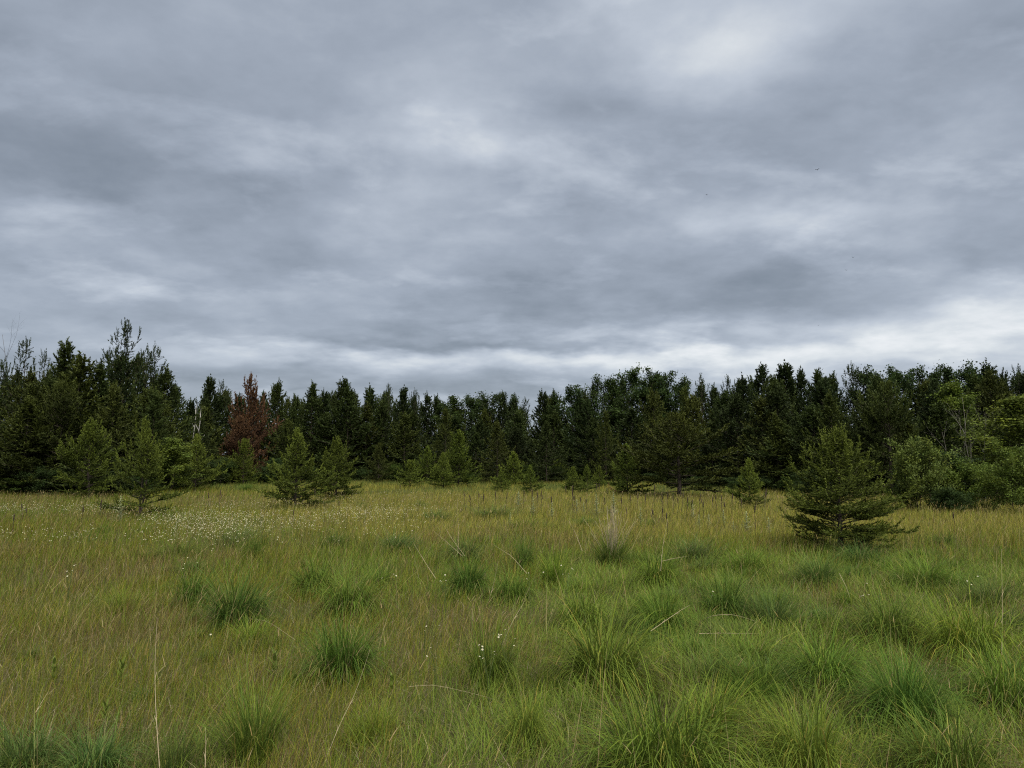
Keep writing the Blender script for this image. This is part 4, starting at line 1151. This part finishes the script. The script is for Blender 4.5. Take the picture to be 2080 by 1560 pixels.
for i, (px, pt, pf) in enumerate(SP):
    x, y = on_plane(px, pf, 0.12)
    zt = at_depth(px, pt, y)[2]
    lab, grp = spike_label(px, zt)
    t = empty('dead_flower_spike', lab, 'plant', (x, y, gz1(x, y)), srng.random() * 6.28, grp)
    t.scale = (1.0, 1.0, zt / 1.15); t.rotation_euler = (srng.gauss(0, .05), srng.gauss(0, .05), srng.random() * 6)
    st, hd = SPK[i % 6]
    part('stem', st, t); part('seed_head', hd, t)


def pale_plant(seed, H):
    """An upright plant with pale woolly leaves standing up round a stem."""
    rng = np.random.default_rng(seed); st = MB(); lf = MB()
    st.tube(np.array([[0, 0, -.02], [.01, 0, H * .5], [0, .01, H]]), [.012, .009, .004], 5, (.23, .26, .13))
    n = 34
    u = (np.arange(n) + rng.random(n)) / n
    a = np.arange(n) * 2.4 + rng.normal(0, .2, n)
    B = np.stack([0 * u, 0 * u, .05 + u * H * .9], 1)
    L_ = (.16 * (1 - u) + .05) * rng.uniform(.8, 1.2, n) * H / .9
    c = np.tile([.27, .29, .14], (n, 1)) * (.85 + .3 * rng.random((n, 1)))
    lf.add(*blades(B, L_, .045 * (1 - .5 * u) * H / .9, a, .35 + .5 * rng.random(n), .2 + .7 * rng.random(n), 4, c, c * 1.1, None, 3.0))
    return st.mesh('pale_stem', M_LEAF), lf.mesh('pale_leaves', M_LEAF)


PALE = [pale_plant(i, 0.9) for i in range(4)]
PP = [(1053, 998, 1032, 'pale woolly plant among the first dead spikes, right of the photo centre'), (1083, 1012, 1048, 'thin pale yellow-green plant behind the dark tussock crossed by straws'),
      (1036, 1040, 1066, 'short pale plant standing at the near edge of the first dead spikes'), (1121, 1022, 1052, 'bushy pale plant between two groups of dead spikes'),
      (1172, 1014, 1046, 'pale plant left one of a loose pair left of the straw sheaf'), (1186, 1020, 1046, 'pale plant right one of a loose pair left of the straw sheaf'),
      (1212, 1006, 1050, 'tall pale plant close to the left of the straw sheaf'), (1247, 1000, 1050, 'tall pale-leaved plant growing right behind the straw sheaf'),
      (1301, 1030, 1062, 'thin pale plant right of the straw sheaf'), (1408, 1024, 1052, 'bushy pale plant beside the tiny dark clump'), (1420, 1044, 1070, 'pale plant in front of the bushy pale one'),
      (1470, 1034, 1062, 'pale plant midway between straw sheaf and largest lone pine'), (1517, 1036, 1078, 'spreading pale plant near the largest lone pine'), (1440, 1042, 1068, 'low pale plant among the dead spikes on the right'),
      (1562, 1050, 1082, 'pale plant closest to the largest lone pine'), (243, 1008, 1060, 'single pale spire in front of the scraggly two-leader pine'), (1490, 1055, 1078, 'small pale plant at the ridge of green grass')]
for i, (px, pt, pf, lab) in enumerate(PP):
    x, y = on_plane(px, pf, 0.10); zt = at_depth(px, pt, y)[2]
    t = empty('pale_meadow_plant', lab, 'plant', (x, y, gz1(x, y)), srng.random() * 6.28, 'pale leafy plants in the golden grass')
    k = zt / 0.9; t.scale = (k * 1.7, k * 1.7, k)
    st, lf = PALE[i % 4]; part('stem', st, t); part('leaves', lf, t)

# ------------------------------------------------------------------ dry straws
def straw(name, pts, r, label, col=(.34, .28, .17), group='dry straws in the foreground'):
    P = np.array(pts, float)
    tt = np.linspace(0, 1, len(P)); tq = np.linspace(0, 1, 12)
    Q = np.stack([np.interp(tq, tt, P[:, k]) for k in range(3)], 1)
    for _ in range(2): Q[1:-1] = (Q[:-2] + 2 * Q[1:-1] + Q[2:]) / 4
    r = r * .62
    mb = MB(); mb.tube(Q, r * (1 - .75 * tq), 5, col)
    for f, s_ in ((.35, 1), (.62, -1)):          # leaf remnants at the nodes
        q = Q[int(f * 11)]; d = unit(Q[int(f * 11) + 1] - q); sd = unit(np.cross(d, [0.2, .9, .1])) * s_
        mb.tube(np.array([q, q + d * .02 + sd * .004, q + d * .04 + sd * .012]), [r * .9, r * .7, r * .2], 3, col)
    return solid(name, mb.mesh(name, M_STRAW), label, 'dry stalk', group=group)


def g3(px, py, h=0.0):
    x, y = on_plane(px, py, h); return np.array([x, y, h])


def d3(px, py, y): return np.array(at_depth(px, py, y))


y0 = 4.05
straw('dry_stalk', [d3(326, 1590, 3.75), d3(316, 1440, 3.85), d3(314, 1350, 3.9), d3(319, 1262, 3.95)], .0042, 'tallest pale straw standing upright at the bottom left')
straw('dry_stalk', [g3(655, 1560, .03), d3(690, 1470, 4.2), d3(722, 1410, 4.35), d3(752, 1318, 4.5)], .0028, 'straw leaning right in front of the dense dark green tussock')
straw('dry_stalk', [g3(50, 1500, .05), d3(70, 1450, 4.3), d3(98, 1405, 4.4)], .004, 'upper one of two slanting straws in the bottom left')
straw('dry_stalk', [g3(80, 1550, .05), d3(97, 1500, 4.1), d3(112, 1440, 4.15)], .004, 'lower one of two slanting straws in the bottom left')
straw('dry_stalk', [d3(416, 1575, 3.8), d3(418, 1520, 3.85), d3(417, 1478, 3.85)], .004, 'short upright stub of straw at the bottom edge, left')
straw('dry_stalk', [g3(985, 1260, .10), d3(990, 1230, 5.9), d3(1002, 1190, 6.0), d3(1012, 1140, 6.0)], .0035, 'upright straw stem behind the round tussock with white flowers')
straw('dry_stalk', [g3(1020, 1310, .30), d3(1042, 1260, 5.5), d3(1068, 1218, 5.7)], .0034, 'long straw slanting up beside the round tussock with white flowers')
straw('dry_stalk', [g3(1322, 1282, .25), d3(1350, 1262, 6.2), d3(1385, 1238, 6.3), d3(1400, 1230, 6.3)], .005, 'thick pale straw slanting over the drooping tussock right of centre')
straw('dry_stalk', [g3(1405, 1278, .05), d3(1440, 1250, 6.6), d3(1490, 1247, 6.6), d3(1535, 1262, 6.5)], .004, 'straw bent into an arch over the reddish bare patch')
straw('dry_stalk', [g3(1420, 1287, .14), g3(1480, 1286, .15), g3(1550, 1288, .14)], .005, 'pale straw lying flat across the reddish bare patch')
straw('dry_stalk', [g3(830, 1395, .10), g3(880, 1390, .14), g3(960, 1408, .10), g3(1020, 1425, .06)], .003, 'long straw lying low below the round tussock with white flowers')
straw('dry_stalk', [g3(600, 1300, .2), g3(545, 1262, .25), g3(500, 1255, .22)], .002, 'thin straw lying over the grey-skirted tussock')
straw('dry_stalk', [d3(885, 1175, 8.0), d3(862, 1140, 8.2), d3(838, 1100, 8.5)], .004, 'straw leaning left of the dark hollow-looking tussock')
straw('dry_stalk', [d3(940, 1130, 10), d3(912, 1105, 10.3), d3(880, 1078, 10.5)], .004, 'straw sticking out left from the tousled tussock')
straw('dry_stalk', [d3(945, 1130, 10), d3(920, 1098, 10.3), d3(897, 1060, 10.5)], .004, 'steeper straw sticking out left from the tousled tussock')
straw('dry_stalk', [d3(930, 1125, 9.8), d3(931, 1080, 9.9), d3(929, 1012, 10)], .004, 'tall thin straw standing upright in the tousled tussock')
straw('dry_stalk', [d3(1070, 1165, 8.5), d3(1040, 1130, 8.6), d3(1000, 1105, 8.8)], .004, 'straw lying leftwards across the small dark tussock')
straw('dry_stalk', [d3(1183, 1120, 9.8), d3(1170, 1085, 10), d3(1155, 1058, 10)], .004, 'straw leaning left between the yellow-green tussock and the sheaf')
straw('dry_stalk', [d3(1342, 1160, 8.8), d3(1346, 1110, 8.9), d3(1356, 1055, 9)], .0045, 'lone tall straw standing right of the straw sheaf')
straw('dry_stalk', [d3(1345, 1140, 8.8), d3(1370, 1134, 8.8), d3(1395, 1130, 8.9)], .004, 'straw lying sideways at the foot of the lone tall straw')
straw('dry_stalk', [d3(2035, 1330, 5.6), d3(2036, 1220, 5.8), d3(2034, 1115, 6)], .003, 'thin green-grey stem standing tall near the right edge')
straw('dry_stalk', [d3(1705, 1165, 8.5), d3(1718, 1190, 8.0), d3(1727, 1215, 7.6)], .004, 'pale straw slanting down right below the largest lone pine')

mb = MB(); r_ = np.random.default_rng(12)      # the sheaf of last year's culms
xb, yb = on_plane(1245, 1150, 0.04)
for i in range(46):
    fan = r_.normal(0, .10) if i < 34 else r_.uniform(.25, .75) * r_.choice([-1, 1, 1])
    h = r_.uniform(.60, .95) if i < 34 else r_.uniform(.5, .75)
    p0 = np.array([r_.normal(0, .06), r_.normal(0, .06), 0]); k = np.array([fan * h * .8 - .02, r_.normal(0, .08), h])
    mb.tube(np.array([p0, p0 + k * np.array([.35, .35, .42]), p0 + k * np.array([.75, .75, .8]), p0 + k]), [.0024, .0022, .0019, .001], 4, np.array([.32, .265, .175]) * r_.uniform(.75, 1.15))
solid('dry_grass_sheaf', mb.mesh('dry_grass_sheaf', M_STRAW), 'sheaf of pale dry straws rising from a dark tussock right of centre', 'dry grass', loc=(xb, yb, gz1(xb, yb)))

# ------------------------------------------------------------------ white flowers
def flower_disc(mb, P, r, rng, nrm=None):
    n = len(P); k = 7
    N_ = unit(np.array([0, -0.25, 1.0]) + rng.normal(0, .35, (n, 3)))
    A = unit(np.cross(N_, [1, .1, 0.])); Bv = np.cross(N_, A)
    th = np.arange(k) * 2 * math.pi / k
    rim = P[:, None] + r[:, None, None] * (np.cos(th)[None, :, None] * A[:, None] + np.sin(th)[None, :, None] * Bv[:, None])
    Vv = np.concatenate([(P + N_ * r[:, None] * .25)[:, None], rim], 1).reshape(-1, 3)
    f = np.array([(0, 1 + i, 1 + (i + 1) % k) for i in range(k)])
    F = (np.arange(n)[:, None, None] * (k + 1) + f[None]).reshape(-1, 3)
    C = np.tile(np.concatenate([[[.45, .36, .08]], np.tile([.50, .49, .44], (k, 1))]), (n, 1))
    mb.add(Vv, F, C)


fr = np.random.default_rng(33)
fm = MB(); fs = MB()
n = 30000
px = fr.uniform(-60, 1000, n); py = fr.uniform(996, 1100, n)
dz = (py - 935.0)
Y = FPX * (CAM_H - .36) / dz; X = (px - 1040) / FPX * Y
pat = noise2(X, Y * .55, .55, 71) + .5 * noise2(X, Y, 1.5, 72)
strip = np.exp(-((py - 1030) / 8.0) ** 2) * (px < 260) * .45 + np.exp(-((py - 1083) / 9.0) ** 2) * (px < 210) * .30
band = np.exp(-((py - (1062 - .045 * (px - 300))) / 30.0) ** 2) * sstep(px, 230, 380) * (1 - sstep(px, 760, 960)) * .42
prob = (strip + band) * (.25 + 1.2 * sstep(pat, .55, 1.0))
k = fr.random(n) < np.minimum(prob * 1.4, 1)
X, Y = X[k], Y[k]; m = len(X)
H_ = fr.uniform(.30, .46, m)
P = np.stack([X, Y, gz(X, Y) + H_], 1)
flower_disc(fm, P, np.maximum(.007, 0.26 * Y / 729 * fr.uniform(.5, 1.2, m)), fr)
cst = pick(fr, m, [(1, (.10, .14, .04))])
fm.add(*blades(np.stack([X, Y, gz(X, Y)], 1), H_, np.full(m, .003), fr.random(m) * 6, fr.random(m) * .08, fr.random(m) * .1, 2, cst, cst))
solid('white_wildflowers', fm.mesh('white_wildflowers', M_PETAL), 'white daisy-like wildflowers sprinkled through the grass on the left', 'wildflowers', 'stuff')


def flower_bunch(name, px, py, hpx, nfl, label, seed):
    """A single flowering plant: branching stems and daisy heads."""
    rng = np.random.default_rng(seed)
    x, y = on_plane(px, py + 14, .30)
    st, pe = MB(), MB(); T = []
    for i in range(nfl):
        tip = np.array([rng.normal(0, .055), rng.normal(0, .05), .40 + rng.normal(0, .05)]); T.append(tip)
        st.tube(np.array([[0, 0, 0], [tip[0] * .2, tip[1] * .2, .22], tip * np.array([.7, .7, .85]), tip - [0, 0, .002]]), [.002, .0018, .0014, .001], 4, (.11, .15, .045))
    flower_disc(pe, np.array(T), rng.uniform(.004, .0065, nfl) * (1 + .05 * y), rng)
    t = empty(name, label, 'wildflower', (x, y, gz1(x, y)), 0, 'single white flowering plants')
    part('stem', st.mesh('flower_stem', M_LEAF), t); part('flower_heads', pe.mesh('flower_heads', M_PETAL), t)


FB = [(993, 1330, 8, 'cluster of white daisies in the middle of the round green tussock'), (1030, 1305, 6, 'white daisies at the upper right of the round green tussock'), (886, 1318, 3, 'two or three white daisies left of the round green tussock'),
      (376, 1150, 4, 'white daisies in front of the two stacked tussocks on the left'), (905, 1190, 4, 'pale daisies at the left foot of the dark hollow-looking tussock'), (793, 1180, 3, 'white daisies beside the thin upright tuft'),
      (1762, 1232, 5, 'white daisies in the green grass on the right'), (1078, 1190, 3, 'white daisies left of the yellow-green tussock'), (1150, 1170, 6, 'yellowish white daisies beside the yellow-green tussock'),
      (140, 1162, 5, 'white daisies standing alone in the brown grass on the left'), (215, 1150, 2, 'pair of white daisies in the left grass below the flower strip'), (1968, 1188, 3, 'small white daisies near the right edge'),
      (862, 1282, 3, 'single daisies between the dark green tussock and the round one'), (435, 1130, 3, 'white daisies between the stacked tussocks and the compact round one'), (440, 1312, 1, 'lone white daisy in front of the grey-skirted tussock'),
      (182, 1070, 8, 'dense white daisy plant at the left flower strip'), (1435, 1218, 2, 'tiny white daisies on the blue-green mop-shaped tussock')]
for i, (px_, py_, nf, lab) in enumerate(FB): flower_bunch('white_wildflower', px_, py_, 0, nf, lab, 500 + i)

# ------------------------------------------------------------------ broad-leaved sprouts in the near grass
def sprout(seed):
    rng = np.random.default_rng(seed); st, lf = MB(), MB()
    st.tube(np.array([[0, 0, -.01], [.004, 0, .1], [0, .004, .24]]), [.004, .0035, .002], 5, (.14, .19, .035))
    n = 10; a = np.repeat(np.arange(5) * 1.57, 2) + np.tile([0, 3.14], 5) + rng.normal(0, .15, n)
    B = np.stack([0 * a, 0 * a, np.repeat(np.linspace(.07, .23, 5), 2)], 1); c = np.tile([.115, .155, .028], (n, 1)) * (.9 + .2 * rng.random((n, 1)))
    lf.add(*blades(B, np.repeat(np.linspace(.11, .09, 5), 2), np.full(n, .032), a, np.repeat(np.linspace(.8, .25, 5), 2), np.full(n, .4), 5, c, c, None, 3.5))
    return st.mesh('sprout_stem', M_LEAF), lf.mesh('sprout_leaves', M_LEAF)


SPR = [sprout(i) for i in range(3)]
for i, (px_, py_, k, lab) in enumerate(((557, 1378, 1.0, 'yellow-green leafy sprout left of the dense dark green tussock'), (246, 1385, .8, 'yellow-green leafy sprout left of the tallest pale straw'), (108, 1385, .8, 'yellow-green leafy sprout at the far left of the brown grass'),
                                        (795, 1412, .8, 'yellow-green leafy sprout right of the dense dark green tussock'), (213, 1470, .7, 'small leafy sprout low at the bottom left'))):
    x, y = on_plane(px_, py_, .05)
    t = empty('leafy_sprout', lab, 'plant', (x, y, gz1(x, y)), i * 1.1, 'leafy sprouts in the grass'); t.scale = (k * .85,) * 3
    st, lf = SPR[i % 3]; part('stem', st, t); part('leaves', lf, t)

# ------------------------------------------------------------------ insects in the air
def insect_meshes():
    b, w = MB(), MB()
    zs = np.linspace(-1, 1, 8)
    b.tube(np.stack([zs * .5, 0 * zs, .05 * np.cos(zs * 2)], 1), .16 * np.sqrt(np.clip(1 - zs ** 2, .02, 1)), 7, (1, 1, 1))
    for s_ in (-1, 1):
        w.add([[.15, .05 * s_, .1], [.30, .75 * s_, .38], [-.05, .95 * s_, .42], [-.25, .55 * s_, .28], [-.1, .06 * s_, .1]], [(0, 1, 2), (0, 2, 3), (0, 3, 4)])
    return b.mesh('insect_body', M_INSECT), w.mesh('insect_wings', M_INSECT)


ib, iw = insect_meshes()
for px_, py_, sz, lab in ((1660, 345, 7.5, 'largest dark insect speck high in the sky on the right'), (1436, 396, 5, 'dark insect speck left of and below the largest one in the sky'),
                          (1733, 523, 5, 'dark insect speck, upper of two close together in the sky'), (1719, 549, 4.5, 'dark insect speck, lower of two close together in the sky'), (1662, 661, 4, 'faint insect speck low in the sky above the right trees')):
    p = at_depth(px_, py_, 6.0)
    t = empty('flying_insect', lab, 'insect', p, px_ * .01, 'insects flying against the clouds')
    t.scale = (sz / FPX * 6.0 * .62,) * 3
    part('body', ib, t); part('wings', iw, t)
